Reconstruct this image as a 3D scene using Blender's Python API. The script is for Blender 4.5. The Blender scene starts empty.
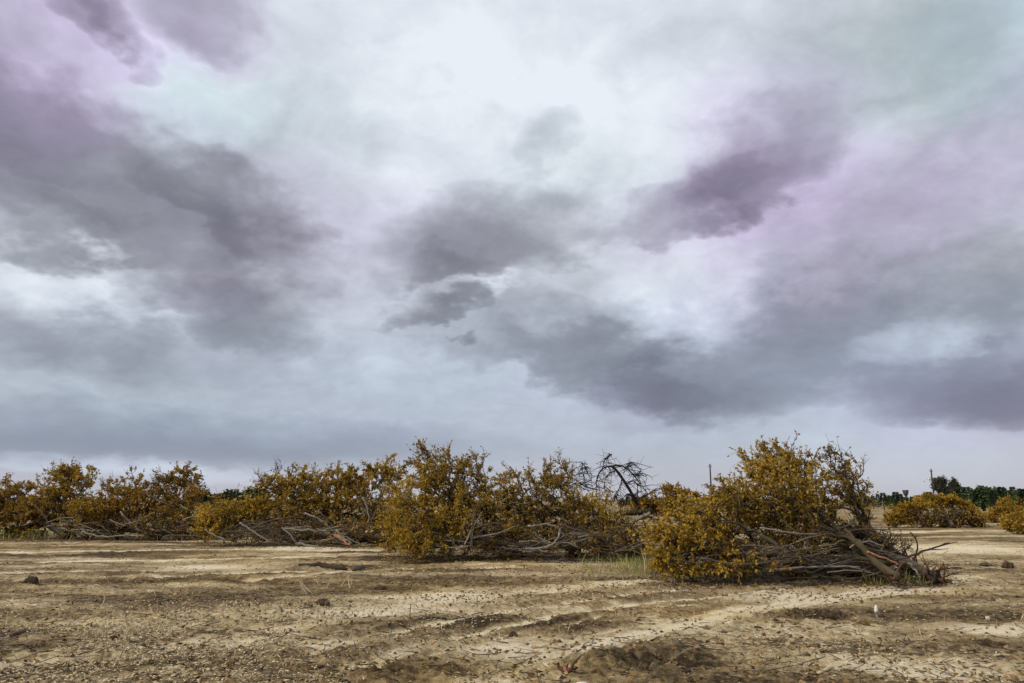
import bpy, math, random
import numpy as np
from mathutils import Vector

rng = np.random.default_rng(11)
random.seed(11)
scene = bpy.context.scene
COL = scene.collection
R = math.radians

# ------------------------------------------------------------------ camera
F, W, H, EYE, HORIZON = 740.0, 1024, 683, 1.6, 499.0
PITCH = math.atan((HORIZON - H / 2) / F)
FWD = np.array([0, math.cos(PITCH), math.sin(PITCH)])
UP = np.array([0, -math.sin(PITCH), math.cos(PITCH)])


def ray(px, py):
    return FWD + (px - W / 2) / F * np.array([1.0, 0, 0]) + (H / 2 - py) / F * UP


def at(px, py, d):
    """world point seen at a pixel of the photograph, d metres ahead"""
    r = ray(px, py)
    return np.array([0, 0, EYE]) + r * (d / r[1])


def gp(px, py):
    r = ray(px, py)
    return np.array([0, 0, EYE]) + r * (EYE / -r[2])


cam_d = bpy.data.cameras.new("camera")
cam_d.sensor_width, cam_d.lens = 36.0, 36.0 * F / W
cam_d.clip_start, cam_d.clip_end = 0.1, 9000
cam = bpy.data.objects.new("camera", cam_d)
COL.objects.link(cam)
cam.location = (0, 0, EYE)
cam.rotation_euler = (math.pi / 2 + PITCH, 0, 0)
scene.camera = cam

vs = scene.view_settings
vs.view_transform, vs.look, vs.gamma, vs.exposure, vs.use_curve_mapping = 'Standard', 'None', 1.0, 0.0, False
scene.render.engine = 'CYCLES'
scene.cycles.max_bounces = 6
scene.cycles.diffuse_bounces = 3
scene.cycles.use_denoising = True


# ------------------------------------------------------------------ numpy noise
def _hash(ix, iy, seed):
    h = (ix.astype(np.int64) * 374761393 + iy.astype(np.int64) * 668265263 + seed * 974711) & 0xFFFFFFFF
    h = ((h ^ (h >> 13)) * 1274126177) & 0xFFFFFFFF
    h = h ^ (h >> 16)
    return (h & 0xFFFF) / 65535.0


def vnoise(x, y, seed=0):
    ix, iy = np.floor(x), np.floor(y)
    fx, fy = x - ix, y - iy
    ux, uy = fx * fx * fx * (fx * (6 * fx - 15) + 10), fy * fy * fy * (fy * (6 * fy - 15) + 10)
    a, b = _hash(ix, iy, seed), _hash(ix + 1, iy, seed)
    c, d = _hash(ix, iy + 1, seed), _hash(ix + 1, iy + 1, seed)
    return (a * (1 - ux) + b * ux) * (1 - uy) + (c * (1 - ux) + d * ux) * uy - 0.5


def fbm(x, y, oct=4, seed=0, gain=0.5):
    s, a = 0, 1.0
    for k in range(oct):
        s = s + a * vnoise(x * 2 ** k + 17.3 * k, y * 2 ** k - 9.1 * k, seed + k)
        a *= gain
    return s


# ------------------------------------------------------------------ mesh collector
class MB:
    def __init__(self):
        self.v, self.q, self.t, self.n = [], [], [], 0

    def add(self, v, q=None, t=None):
        v = np.asarray(v, float).reshape(-1, 3)
        if q is not None and len(q): self.q.append(np.asarray(q, int).reshape(-1, 4) + self.n)
        if t is not None and len(t): self.t.append(np.asarray(t, int).reshape(-1, 3) + self.n)
        self.v.append(v)
        self.n += len(v)

    def tube(self, pts, radii, sides=6, rough=0.0, cap=True):
        pts = np.asarray(pts, float)
        radii = np.asarray(radii, float)
        n = len(pts)
        if len(radii) != n: radii = np.interp(np.linspace(0, 1, n), np.linspace(0, 1, len(radii)), radii)
        tg = np.gradient(pts, axis=0)
        tg /= np.linalg.norm(tg, axis=1)[:, None] + 1e-9
        ref = np.array([0, 0, 1.0]) if abs(tg[0][2]) < 0.9 else np.array([1.0, 0, 0])
        u = np.cross(tg, ref)
        u /= np.linalg.norm(u, axis=1)[:, None] + 1e-9
        w = np.cross(tg, u)
        a = np.arange(sides) * 2 * math.pi / sides
        rr = radii[:, None] * (1 + rough * (rng.random((n, sides)) - 0.5))
        v = pts[:, None, :] + rr[..., None] * (np.cos(a)[None, :, None] * u[:, None, :] + np.sin(a)[None, :, None] * w[:, None, :])
        i = np.arange(n - 1)[:, None] * sides
        j = np.arange(sides)[None, :]
        k = (j + 1) % sides
        q = np.stack([i + j, i + k, i + sides + k, i + sides + j], -1).reshape(-1, 4)
        vv = v.reshape(-1, 3)
        t = None
        if cap:
            vv = np.vstack([vv, pts[0], pts[-1]])
            b0, b1 = n * sides, n * sides + 1
            jj = np.arange(sides)
            kk = (jj + 1) % sides
            t = np.vstack([np.stack([np.full(sides, b0), kk, jj], -1),
                           np.stack([np.full(sides, b1), (n - 1) * sides + jj, (n - 1) * sides + kk], -1)])
        self.add(vv, q, t)

    def sticks(self, p0, p1, r0, r1):
        """many tapered three-sided twigs at once"""
        p0, p1 = np.asarray(p0, float), np.asarray(p1, float)
        m = len(p0)
        if not m: return
        tg = p1 - p0
        tg /= np.linalg.norm(tg, axis=1)[:, None] + 1e-9
        ref = np.where(np.abs(tg[:, 2:3]) < 0.9, np.array([[0, 0, 1.0]]), np.array([[1.0, 0, 0]]))
        u = np.cross(tg, ref)
        u /= np.linalg.norm(u, axis=1)[:, None] + 1e-9
        w = np.cross(tg, u)
        a = np.arange(3) * 2 * math.pi / 3
        off = np.cos(a)[None, :, None] * u[:, None, :] + np.sin(a)[None, :, None] * w[:, None, :]
        r0 = np.broadcast_to(r0, (m,))[:, None, None]
        r1 = np.broadcast_to(r1, (m,))[:, None, None]
        v = np.concatenate([p0[:, None] + off * r0, p1[:, None] + off * r1], 1)
        b = np.arange(m)[:, None, None] * 6
        q = np.array([[0, 1, 4, 3], [1, 2, 5, 4], [2, 0, 3, 5]])[None] + b
        t = np.array([[3, 4, 5], [2, 1, 0]])[None] + b
        self.add(v, q.reshape(-1, 4), t.reshape(-1, 3))

    def leaves(self, pos, dirs, length, width):
        """one folded diamond blade per point"""
        pos, dirs = np.asarray(pos, float), np.asarray(dirs, float)
        m = len(pos)
        if not m: return
        dirs = dirs / (np.linalg.norm(dirs, axis=1)[:, None] + 1e-9)
        rnd = rng.normal(size=(m, 3))
        s = np.cross(dirs, rnd)
        s /= np.linalg.norm(s, axis=1)[:, None] + 1e-9
        nn = np.cross(dirs, s)
        L = np.broadcast_to(length, (m,))[:, None] * (0.6 + 0.8 * rng.random((m, 1)))
        Wd = np.broadcast_to(width, (m,))[:, None] * (0.6 + 0.8 * rng.random((m, 1)))
        mid = pos + dirs * L * 0.45
        v = np.stack([pos, mid + s * Wd * .5 + nn * Wd * .22, pos + dirs * L - nn * L * .12, mid - s * Wd * .5 + nn * Wd * .22], 1)
        q = np.arange(4)[None] + np.arange(m)[:, None] * 4
        self.add(v, q)

    def lump(self, c, rx, ry, rz, jag=0.3, seg=7, rings=5):
        """an irregular angular clod resting about its centre"""
        ph0, sq = rng.random() * 6.28, rng.uniform(1.6, 3.2)
        pl = rng.normal(size=(5, 3))
        pl /= np.linalg.norm(pl, axis=1)[:, None]
        cut = rng.uniform(.55, .95, 5)
        th = np.repeat(np.pi * np.arange(1, rings) / rings, seg)
        ph = np.tile(2 * np.pi * np.arange(seg) / seg, rings - 1) + ph0
        d = np.stack([np.sin(th) * np.cos(ph), np.sin(th) * np.sin(ph), np.cos(th)], -1)
        d = np.vstack([d, [[0, 0, 1], [0, 0, -1]]])
        r = 1 + jag * rng.uniform(-1, 1, len(d))
        for n_, k_ in zip(pl, cut):                      # broken flat faces
            a = d @ n_
            r = np.where(a > .05, np.minimum(r, k_ / np.maximum(a, .05)), r)
        v = d * r[:, None] * np.array([rx, ry, rz]) + np.asarray(c)
        top, bot = len(v) - 2, len(v) - 1
        q, t = [], []
        for i in range(rings - 2):
            for j in range(seg):
                k = (j + 1) % seg
                q.append((i * seg + j, (i + 1) * seg + j, (i + 1) * seg + k, i * seg + k))
        for j in range(seg):
            k = (j + 1) % seg
            t.append((top, j, k))
            t.append((bot, (rings - 2) * seg + k, (rings - 2) * seg + j))
        self.add(v, q, t)

    def build(self, name, mat, parent=None, origin=None, smooth=False):
        o = bpy.data.objects.new(name, self.mesh(name, mat, origin, smooth))
        COL.objects.link(o)
        if parent is not None:
            o.parent = parent
        elif origin is not None:
            o.location = tuple(origin)
        return o

    def mesh(self, name, mat, origin=None, smooth=False):
        v = np.concatenate(self.v) if self.v else np.zeros((0, 3))
        if origin is not None: v = v - np.asarray(origin)
        q = np.concatenate(self.q) if self.q else np.zeros((0, 4), int)
        t = np.concatenate(self.t) if self.t else np.zeros((0, 3), int)
        me = bpy.data.meshes.new(name)
        me.vertices.add(len(v))
        me.vertices.foreach_set("co", v.astype(np.float32).ravel())
        me.loops.add(q.size + t.size)
        me.loops.foreach_set("vertex_index", np.concatenate([q.ravel(), t.ravel()]).astype(np.int32))
        me.polygons.add(len(q) + len(t))
        st = np.concatenate([np.arange(len(q)) * 4, q.size + np.arange(len(t)) * 3])
        me.polygons.foreach_set("loop_start", st.astype(np.int32))
        me.update(calc_edges=True)
        me.validate()
        if smooth:
            me.polygons.foreach_set("use_smooth", np.ones(len(me.polygons), bool))
        me.materials.append(mat)
        return me


def tag(o, label=None, cat=None, group=None, kind=None):
    if label: o["label"] = label
    if cat: o["category"] = cat
    if group: o["group"] = group
    if kind: o["kind"] = kind
    return o


def empty(name, loc):
    o = bpy.data.objects.new(name, None)
    o.empty_display_size = 0.3
    COL.objects.link(o)
    o.location = tuple(loc)
    return o


# ------------------------------------------------------------------ shader expression helper
class G:
    def __init__(self, tree): self.t = tree

    def node(self, kind, **kw):
        n = self.t.nodes.new(kind)
        for k, v in kw.items(): setattr(n, k, v)
        return n

    def put(self, sock, val):
        if isinstance(val, bpy.types.NodeSocket): self.t.links.new(val, sock)
        elif val is not None:
            if sock.type == 'RGBA' and len(val) == 3: val = (*val, 1)
            sock.default_value = val

    def m(self, op, a, b=None, c=None, clamp=False):
        n = self.node('ShaderNodeMath', operation=op, use_clamp=clamp)
        self.put(n.inputs[0], a)
        if b is not None: self.put(n.inputs[1], b)
        if c is not None: self.put(n.inputs[2], c)
        return n.outputs[0]

    def vm(self, op, a, b=None, scale=None):
        n = self.node('ShaderNodeVectorMath', operation=op)
        self.put(n.inputs[0], a)
        if b is not None: self.put(n.inputs[1], b)
        if scale is not None: self.put(n.inputs['Scale'], scale)
        return n.outputs['Value'] if op in ('DOT_PRODUCT', 'LENGTH') else n.outputs['Vector']

    def noise(self, vec, scale, detail=4, rough=0.55, dist=0.0, out='Fac'):
        n = self.node('ShaderNodeTexNoise')
        self.put(n.inputs['Vector'], vec)
        n.inputs['Scale'].default_value, n.inputs['Detail'].default_value = scale, detail
        n.inputs['Roughness'].default_value, n.inputs['Distortion'].default_value = rough, dist
        return n.outputs[out]

    def ss(self, x, lo, hi, a=0.0, b=1.0):
        n = self.node('ShaderNodeMapRange', interpolation_type='SMOOTHSTEP')
        for i, v in enumerate((x, lo, hi, a, b)): self.put(n.inputs[i], v)
        return n.outputs[0]

    def mix(self, f, a, b, blend='MIX'):
        n = self.node('ShaderNodeMix', data_type='RGBA', blend_type=blend)
        self.put(n.inputs[0], f)
        self.put(n.inputs[6], a)
        self.put(n.inputs[7], b)
        return n.outputs[2]

    def ramp(self, x, stops):
        n = self.node('ShaderNodeValToRGB')
        e = n.color_ramp.elements
        while len(e) < len(stops): e.new(0.5)
        for k, (p, c) in enumerate(stops):
            e[k].position = p
            e[k].color = (*c, 1)
        self.put(n.inputs[0], x)
        return n.outputs[0]


def lin(r, g, b):
    f = lambda c: (c / 255 / 12.92) if c <= 10 else ((c / 255 + 0.055) / 1.055) ** 2.4
    return (f(r), f(g), f(b))


# ------------------------------------------------------------------ sky and sun
SUN_DIR = Vector((-0.72, -0.40, 0.66)).normalized()       # towards the sun
sun_el, sun_az = math.asin(SUN_DIR.z), math.atan2(SUN_DIR.x, SUN_DIR.y)
sl = bpy.data.lights.new("sun", 'SUN')
sl.energy, sl.angle, sl.color = 3.1, R(10), (1.0, 0.91, 0.74)
so = bpy.data.objects.new("sun", sl)
COL.objects.link(so)
so.rotation_euler = SUN_DIR.to_track_quat('Z', 'Y').to_euler()

world = bpy.data.worlds.new("World")
scene.world = world
world.use_nodes = True
wt = world.node_tree
wt.nodes.clear()
g = G(wt)
out = g.node('ShaderNodeOutputWorld')
sky = g.node('ShaderNodeTexSky', sky_type='NISHITA')
sky.sun_disc = False
sky.sun_elevation, sky.sun_rotation = sun_el, sun_az
bg_sky = g.node('ShaderNodeBackground')
g.put(bg_sky.inputs[0], sky.outputs[0])
bg_sky.inputs[1].default_value = 0.08
tc = g.node('ShaderNodeTexCoord')
D = tc.outputs['Generated']
sep = g.node('ShaderNodeSeparateXYZ')
g.put(sep.inputs[0], D)
az = g.m('ARCTAN2', sep.outputs[0], sep.outputs[1])
el = g.m('ARCSINE', sep.outputs[2])
comb = g.node('ShaderNodeCombineXYZ')
g.put(comb.inputs[0], az)
g.put(comb.inputs[1], el)
P0 = comb.outputs[0]
# clouds lie in a layer: noise in layer coordinates flattens towards the horizon
inv = g.m('DIVIDE', 1.0, g.m('ADD', g.m('MAXIMUM', sep.outputs[2], 0.0), 0.45))
layer = g.vm('SCALE', D, scale=inv)
wa = g.vm('SUBTRACT', g.noise(layer, 2.6, 3, 0.5, out='Color'), (0.5, 0.5, 0.5))
wb = g.vm('SUBTRACT', g.noise(layer, 9.0, 3, 0.55, out='Color'), (0.5, 0.5, 0.5))
wc = g.vm('SUBTRACT', g.noise(layer, 26.0, 4, 0.6, out='Color'), (0.5, 0.5, 0.5))
warp = g.vm('ADD', g.vm('ADD', g.vm('MULTIPLY', wa, (0.17, 0.12, 0)), g.vm('MULTIPLY', wb, (0.12, 0.11, 0))), g.vm('MULTIPLY', wc, (0.035, 0.035, 0)))
calm = g.ss(el, 0.02, 0.26, 0.22, 1.0)
P = g.vm('ADD', P0, g.vm('SCALE', warp, scale=calm))


def azel(px, py):
    r = ray(px, py)
    r = r / np.linalg.norm(r)
    return math.atan2(r[0], r[1]), math.asin(r[2])


def blob(P, px, py, rx, ry, rot, flat=False):
    a, e = azel(px, py)
    th = R(-rot)
    k = 1 / F
    sx = rx * k * 0.88
    sy = ry * k * 0.88
    d = g.vm('SUBTRACT', P, (a, e, 0))
    u = g.vm('DOT_PRODUCT', d, (math.cos(th) / sx, math.sin(th) / sx, 0))
    v = g.vm('DOT_PRODUCT', d, (-math.sin(th) / sy, math.cos(th) / sy, 0))
    if flat: v = g.m('MULTIPLY', v, g.m('MULTIPLY_ADD', g.m('LESS_THAN', v, 0.0), 0.75, 0.85))   # flatter, crisper cloud bases
    r2 = g.m('MULTIPLY_ADD', v, v, g.m('MULTIPLY', u, u))
    return g.m('POWER', g.m('SUBTRACT', 1.0, r2, clamp=True), 1.05 if flat else 1.2)


def field(P, items, start):
    acc = start
    for px, py, rx, ry, rot, amp in items:
        acc = g.m('MULTIPLY_ADD', blob(P, px, py, rx, ry, rot, amp < -.09), amp, acc)
    return acc


CLOUDS = [
    (490, 60, 380, 190, 0, .15), (120, 55, 170, 75, 20, .12), (640, 135, 170, 110, 0, .06), (690, 290, 140, 75, 0, .08),
    (60, 285, 170, 45, 0, .13), (150, 222, 80, 40, 10, .12), (1005, 190, 100, 70, 0, .05),
    (80, 180, 250, 85, 8, -0.258), (55, 235, 130, 36, 0, -0.172), (230, 215, 150, 45, 30, -0.146), (205, 285, 150, 80, 25, -0.215),
    (150, 300, 50, 24, 0, -0.103), (225, 292, 50, 28, 0, -0.086), (205, 345, 200, 55, 0, -0.086), (25, 345, 160, 65, 10, -0.129),
    (485, 262, 160, 75, -10, -0.232), (445, 287, 75, 26, 0, -0.120), (450, 323, 75, 26, 0, -0.224), (470, 302, 60, 16, 0, .15),
    (550, 355, 180, 60, 8, -0.146), (640, 388, 180, 50, 10, -0.163), (658, 396, 75, 28, 0, -0.095), (845, 355, 290, 90, -10, -0.198),
    (800, 325, 130, 36, -10, -0.077), (975, 398, 120, 50, 0, -0.24), (1000, 400, 80, 36, 0, -0.069), (925, 342, 75, 36, -20, .13),
    (758, 182, 115, 70, -30, -0.20), (695, 226, 115, 45, -12, -0.198), (552, 150, 50, 44, 0, -0.12), (530, 120, 80, 60, 0, -0.05), (660, 55, 100, 45, 0, -0.060),
    (320, 130, 110, 75, 0, -0.06), (875, 70, 140, 75, 0, -0.05), (900, 215, 230, 85, -20, -0.086), (990, 30, 130, 90, 0, -0.05),
    (68, 14, 30, 26, 0, -0.189), (98, 6, 36, 32, 0, -0.215), (195, 12, 75, 50, 0, -0.155), (130, 46, 24, 18, 0, -0.120),
    (456, 72, 24, 18, 0, -0.04), (15, 60, 120, 150, 0, -0.086), (130, 446, 460, 36, 0, -0.150), (110, 466, 260, 12, 4, .12),
    (130, 385, 300, 45, 0, -0.043), (930, 458, 260, 42, 0, .05), (1060, 300, 120, 200, 0, -0.043),
]
PURPLE = [(10, 60, 140, 150, 0, .8), (95, 8, 80, 50, 0, .8), (195, 12, 90, 55, 0, .7), (110, 110, 180, 40, 8, .3), (770, 160, 150, 110, -35, .9),
          (695, 228, 140, 60, -10, .5), (890, 215, 270, 90, -20, .7), (985, 400, 170, 60, 0, .5), (330, 235, 260, 90, 0, .35),
          (658, 396, 90, 40, 0, .3), (205, 290, 60, 40, 0, .3)]
GREEN = [(190, 90, 130, 80, 10, .7), (870, 75, 180, 95, -10, 1.0), (960, 70, 140, 90, 0, .5), (560, 175, 90, 60, 0, .35), (310, 110, 100, 70, 0, .3), (120, 400, 260, 50, 0, .25), (410, 385, 120, 40, 0, .3)]
BLUE = [(130, 446, 460, 45, 0, .6), (512, 400, 1000, 130, 0, .55), (1000, 30, 130, 90, 0, .5), (200, 100, 120, 60, 20, .3), (850, 360, 300, 90, 0, .3)]
fine = g.m('SUBTRACT', g.noise(layer, 7.0, 6, 0.55, dist=0.5), 0.5)
fine2 = g.m('SUBTRACT', g.noise(layer, 1.6, 4, 0.5), 0.5)
V = field(P, CLOUDS, g.m('ADD', 0.75, g.ss(el, 0.02, 0.22, -0.045, 0.02)))
V = g.m('MULTIPLY_ADD', g.m('MULTIPLY', fine, calm), 0.14, V)
fine3 = g.m('SUBTRACT', g.noise(layer, 17.0, 6, 0.6, dist=0.8), 0.5)
V = g.m('MULTIPLY_ADD', g.m('MULTIPLY', fine3, calm), 0.11, V)
bil = g.m('ABSOLUTE', g.m('SUBTRACT', g.noise(layer, 5.0, 5, 0.55, dist=0.3), 0.5))
V = g.m('MULTIPLY_ADD', g.m('MULTIPLY', g.m('SUBTRACT', bil, 0.075), calm), 0.32, V)
V = g.m('MULTIPLY_ADD', V, 1.12, -0.085)
V = g.m('MULTIPLY_ADD', g.m('MULTIPLY', fine2, calm), 0.10, V)
cl = g.ramp(V, [(0.20, lin(108, 110, 117)), (0.40, lin(129, 132, 140)), (0.56, lin(154, 158, 166)), (0.70, lin(183, 189, 197)), (0.83, lin(212, 220, 228)), (0.95, lin(238, 246, 251))])
fp = g.m('MINIMUM', g.m('MAXIMUM', field(P, PURPLE, 0.10), 0), 1)
fg_ = g.m('MINIMUM', g.m('MAXIMUM', field(P, GREEN, 0.0), 0), 1)
fb = g.m('MINIMUM', g.m('MAXIMUM', field(P, BLUE, 0.0), 0), 1)
cl = g.mix(fp, cl, g.mix(1.0, cl, (1.05, 0.875, 1.09), 'MULTIPLY'))
cl = g.mix(fg_, cl, g.mix(1.0, cl, (0.95, 1.03, 0.96), 'MULTIPLY'))
cl = g.mix(fb, cl, g.mix(1.0, cl, (0.89, 0.98, 1.10), 'MULTIPLY'))
# warm bright strip at the horizon under the cloud deck
hz = g.ss(el, 0.0, 0.07, 1.0, 0.0)
cl = g.mix(g.m('MULTIPLY', hz, 0.5), cl, lin(196, 192, 202))
bg_cl = g.node('ShaderNodeBackground')
g.put(bg_cl.inputs[0], cl)
bg_cl.inputs[1].default_value = 1.0
mixw = g.node('ShaderNodeMixShader')
mixw.inputs[0].default_value = 0.94
wt.links.new(bg_sky.outputs[0], mixw.inputs[1])
wt.links.new(bg_cl.outputs[0], mixw.inputs[2])
wt.links.new(mixw.outputs[0], out.inputs[0])
world.cycles.sampling_method = 'MANUAL'
world.cycles.sample_map_resolution = 512


# ------------------------------------------------------------------ materials
def new_mat(name):
    m = bpy.data.materials.new(name)
    m.use_nodes = True
    m.node_tree.nodes.clear()
    return m, G(m.node_tree)


def finish(m, g, color, rough=0.9, bump=None, bstr=0.4, bdist=0.02, spec=0.2):
    b = g.node('ShaderNodeBsdfPrincipled')
    g.put(b.inputs['Base Color'], color)
    b.inputs['Roughness'].default_value = rough
    b.inputs['Specular IOR Level'].default_value = spec
    if bump is not None:
        bn = g.node('ShaderNodeBump')
        bn.inputs['Strength'].default_value, bn.inputs['Distance'].default_value = bstr, bdist
        g.put(bn.inputs['Height'], bump)
        g.t.links.new(bn.outputs[0], b.inputs['Normal'])
    o = g.node('ShaderNodeOutputMaterial')
    g.t.links.new(b.outputs[0], o.inputs[0])
    return m


def bark_mat(name, dark, light, scale=9):
    m, g = new_mat(name)
    tcn = g.node('ShaderNodeTexCoord').outputs['Object']
    geo = g.node('ShaderNodeNewGeometry')
    n1 = g.noise(tcn, scale, 6, 0.65)
    n2 = g.noise(tcn, scale * 0.18, 3, 0.5)
    isl = geo.outputs['Random Per Island']
    f = g.m('ADD', g.m('MULTIPLY', n1, 0.6), g.m('ADD', g.m('MULTIPLY', n2, 0.5), g.m('MULTIPLY_ADD', isl, 0.5, -0.3)))
    c = g.ramp(f, [(0.2, dark), (0.55, tuple((a + b) / 2 for a, b in zip(dark, light))), (0.9, light)])
    return finish(m, g, c, 0.9, n1, 0.6, 0.02)


def leaf_mat(name, cols, trans=0.4):
    m, g = new_mat(name)
    geo = g.node('ShaderNodeNewGeometry')
    n = g.noise(geo.outputs['Position'], 1.1, 3, 0.5)
    f = g.m('ADD', g.m('MULTIPLY', geo.outputs['Random Per Island'], 0.45), g.m('MULTIPLY_ADD', n, 1.0, -0.17))
    c = g.ramp(f, list(zip(np.linspace(0.0, 0.88, len(cols)), cols)))
    d = g.node('ShaderNodeBsdfPrincipled')
    g.put(d.inputs['Base Color'], c)
    d.inputs['Roughness'].default_value = 0.6
    d.inputs['Specular IOR Level'].default_value = 0.25
    t = g.node('ShaderNodeBsdfTranslucent')
    g.put(t.inputs[0], c)
    mx = g.node('ShaderNodeMixShader')
    mx.inputs[0].default_value = trans
    g.t.links.new(d.outputs[0], mx.inputs[1])
    g.t.links.new(t.outputs[0], mx.inputs[2])
    o = g.node('ShaderNodeOutputMaterial')
    g.t.links.new(mx.outputs[0], o.inputs[0])
    return m


M = {}
M['bark'] = bark_mat('grey_brown_bark', (0.028, 0.022, 0.017), (0.17, 0.14, 0.108))
M['bark_olive'] = bark_mat('olive_bark', (0.03, 0.024, 0.013), (0.16, 0.128, 0.068))
M['bark_pale'] = bark_mat('weathered_pale_bark', (0.07, 0.058, 0.047), (0.36, 0.32, 0.27))
M['bark_dark'] = bark_mat('dark_shaded_bark', (0.010, 0.008, 0.007), (0.055, 0.042, 0.034))  # dark bark, blackened further to paint in the shade inside the heaps
M['root'] = bark_mat('reddish_root_bark', (0.03, 0.016, 0.010), (0.19, 0.10, 0.065))
M['cut'] = bark_mat('raw_orange_wood', (0.20, 0.09, 0.05), (0.52, 0.27, 0.17), 14)
M['straw'] = bark_mat('dry_straw', (0.30, 0.23, 0.13), (0.68, 0.58, 0.40), 5)
M['leaf_gold'] = leaf_mat('golden_leaf', [(0.035, 0.023, 0.008), (0.149, 0.091, 0.014), (0.356, 0.224, 0.022), (0.534, 0.339, 0.034), (0.653, 0.435, 0.071)])
M['leaf_ochre'] = leaf_mat('ochre_leaf', [(0.03, 0.019, 0.008), (0.124, 0.075, 0.012), (0.288, 0.175, 0.019), (0.455, 0.283, 0.03), (0.574, 0.375, 0.071)])
M['leaf_brown'] = leaf_mat('brown_leaf', [(0.025, 0.017, 0.008), (0.099, 0.057, 0.012), (0.228, 0.131, 0.017), (0.375, 0.218, 0.028), (0.474, 0.293, 0.066)])
M['leaf_green'] = leaf_mat('dark_green_needle', [(0.018, 0.026, 0.014), (0.035, 0.058, 0.022), (0.065, 0.098, 0.036)], 0.1)
M['leaf_dusk'] = leaf_mat('dull_purple_green_leaf', [(0.015, 0.016, 0.013), (0.04, 0.042, 0.03), (0.08, 0.075, 0.05)], 0.15)
M['weed'] = leaf_mat('pale_green_weed', [(0.10, 0.12, 0.025), (0.20, 0.22, 0.05), (0.42, 0.38, 0.15)], 0.2)
M['litter'] = leaf_mat('fallen_leaf', [(0.05, 0.03, 0.012), (0.15, 0.09, 0.03), (0.34, 0.22, 0.09)], 0.0)


def flat_mat(name, a, b, scale=8, rough=0.8, spec=0.2):
    m, g = new_mat(name)
    n = g.noise(g.node('ShaderNodeTexCoord').outputs['Object'], scale, 4, 0.6)
    return finish(m, g, g.mix(g.ss(n, 0.35, 0.65), a, b), rough, n, 0.3, 0.01, spec)


M['pole'] = flat_mat('weathered_pole_wood', (0.035, 0.028, 0.025), (0.07, 0.055, 0.048))
M['metal'] = flat_mat('dull_dark_metal', (0.03, 0.03, 0.035), (0.06, 0.06, 0.07), 3, 0.6, 0.4)
M['white'] = flat_mat('white_plastic', (0.46, 0.43, 0.38), (0.78, 0.76, 0.71), 22, 0.45, 0.4)
M['clod'] = flat_mat('dark_soil_clod', (0.035, 0.024, 0.016), (0.11, 0.078, 0.05), 12, 0.95)
M['stone'] = flat_mat('pale_stone', (0.42, 0.36, 0.27), (0.60, 0.53, 0.42), 12, 0.9)

# chips and small clods: colour by island
mm, g = new_mat('chip_wood')
isl = g.node('ShaderNodeNewGeometry').outputs['Random Per Island']
M['chip'] = finish(mm, g, g.ramp(isl, [(0.0, (0.09, 0.06, 0.04)), (0.25, (0.28, 0.21, 0.13)), (0.6, (0.46, 0.37, 0.23)), (1.0, (0.62, 0.52, 0.34))]), 0.9)
mm, g = new_mat('soil_crumb')
isl = g.node('ShaderNodeNewGeometry').outputs['Random Per Island']
M['crumb'] = finish(mm, g, g.ramp(isl, [(0.0, (0.04, 0.028, 0.018)), (0.5, (0.11, 0.078, 0.048)), (1.0, (0.24, 0.18, 0.11))]), 0.95)

# ------------------------------------------------------------------ ground
TRACKS = [  # pixel polyline, half width m, sandiness, depth m
    ([(420, 705), (500, 676), (552, 655), (600, 641), (660, 627), (730, 612), (810, 600), (890, 588), (970, 576)], .40, 1.0, .03),
    ([(500, 705), (560, 672), (612, 650), (668, 634), (745, 618), (825, 605)], .10, .95, .04),
    ([(350, 668), (420, 646), (490, 630), (560, 615), (640, 603), (740, 592), (840, 582)], .17, .95, .035),
    ([(300, 655), (380, 635), (460, 619), (540, 606), (620, 595), (720, 585)], .20, .95, .035),
    ([(430, 655), (490, 640), (555, 626), (620, 614), (700, 602)], .08, .95, .03),
    ([(280, 628), (350, 613), (430, 603), (520, 592), (620, 582)], .40, .7, .015),
    ([(-30, 553), (120, 551), (260, 549), (380, 551)], .30, .9, .01),
    ([(-30, 563), (60, 562), (200, 559), (330, 557)], .25, .9, .01),
    ([(-30, 573), (40, 571), (90, 570)], .18, .9, .01),
    ([(160, 577), (230, 573), (300, 572)], .20, .9, .01),
    ([(250, 579), (330, 572), (420, 568), (520, 567)], .18, .8, .01),
    ([(-30, 545), (150, 544), (330, 547)], .25, .6, .01),
    ([(880, 545), (940, 549), (1040, 548)], .6, .9, .01),
    ([(870, 533), (960, 530), (1050, 531)], .8, .8, .01),
    ([(-30, 667), (60, 655), (150, 644), (240, 634)], .14, .7, .02),
    ([(60, 690), (160, 668), (260, 652), (340, 640)], .12, .7, .02),
]
SAND = [(800, 596, 90, 9), (900, 572, 60, 9), (985, 628, 60, 9), (370, 612, 90, 9), (955, 548, 90, 6), (900, 590, 70, 5), (760, 583, 60, 5),
        (205, 566, 60, 4), (300, 548, 70, 3), (570, 562, 60, 3), (450, 595, 60, 8), (920, 668, 90, 9), (500, 650, 60, 12)]
STRAWY = [(170, 622, 150, 14), (50, 655, 120, 16), (320, 612, 80, 9), (220, 640, 120, 12), (950, 560, 60, 6), (780, 640, 100, 14), (880, 655, 120, 14)]
DARK = [(650, 662, 95, 14, .85), (690, 659, 50, 7, 1.0), (800, 615, 48, 5, 1.0), (305, 605, 40, 5, .9), (400, 668, 130, 9, .6), (330, 568, 40, 3, .8),
        (100, 553, 60, 3, .6), (930, 620, 100, 8, .35), (140, 579, 220, 5, .4), (900, 645, 120, 10, .3), (80, 640, 80, 6, .3), (640, 596, 60, 4, .6),
        (440, 655, 70, 4, .4), (1000, 640, 60, 6, .5), (330, 655, 140, 6, .4), (990, 563, 30, 3, .6), (60, 577, 90, 4, .4)]
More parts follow.
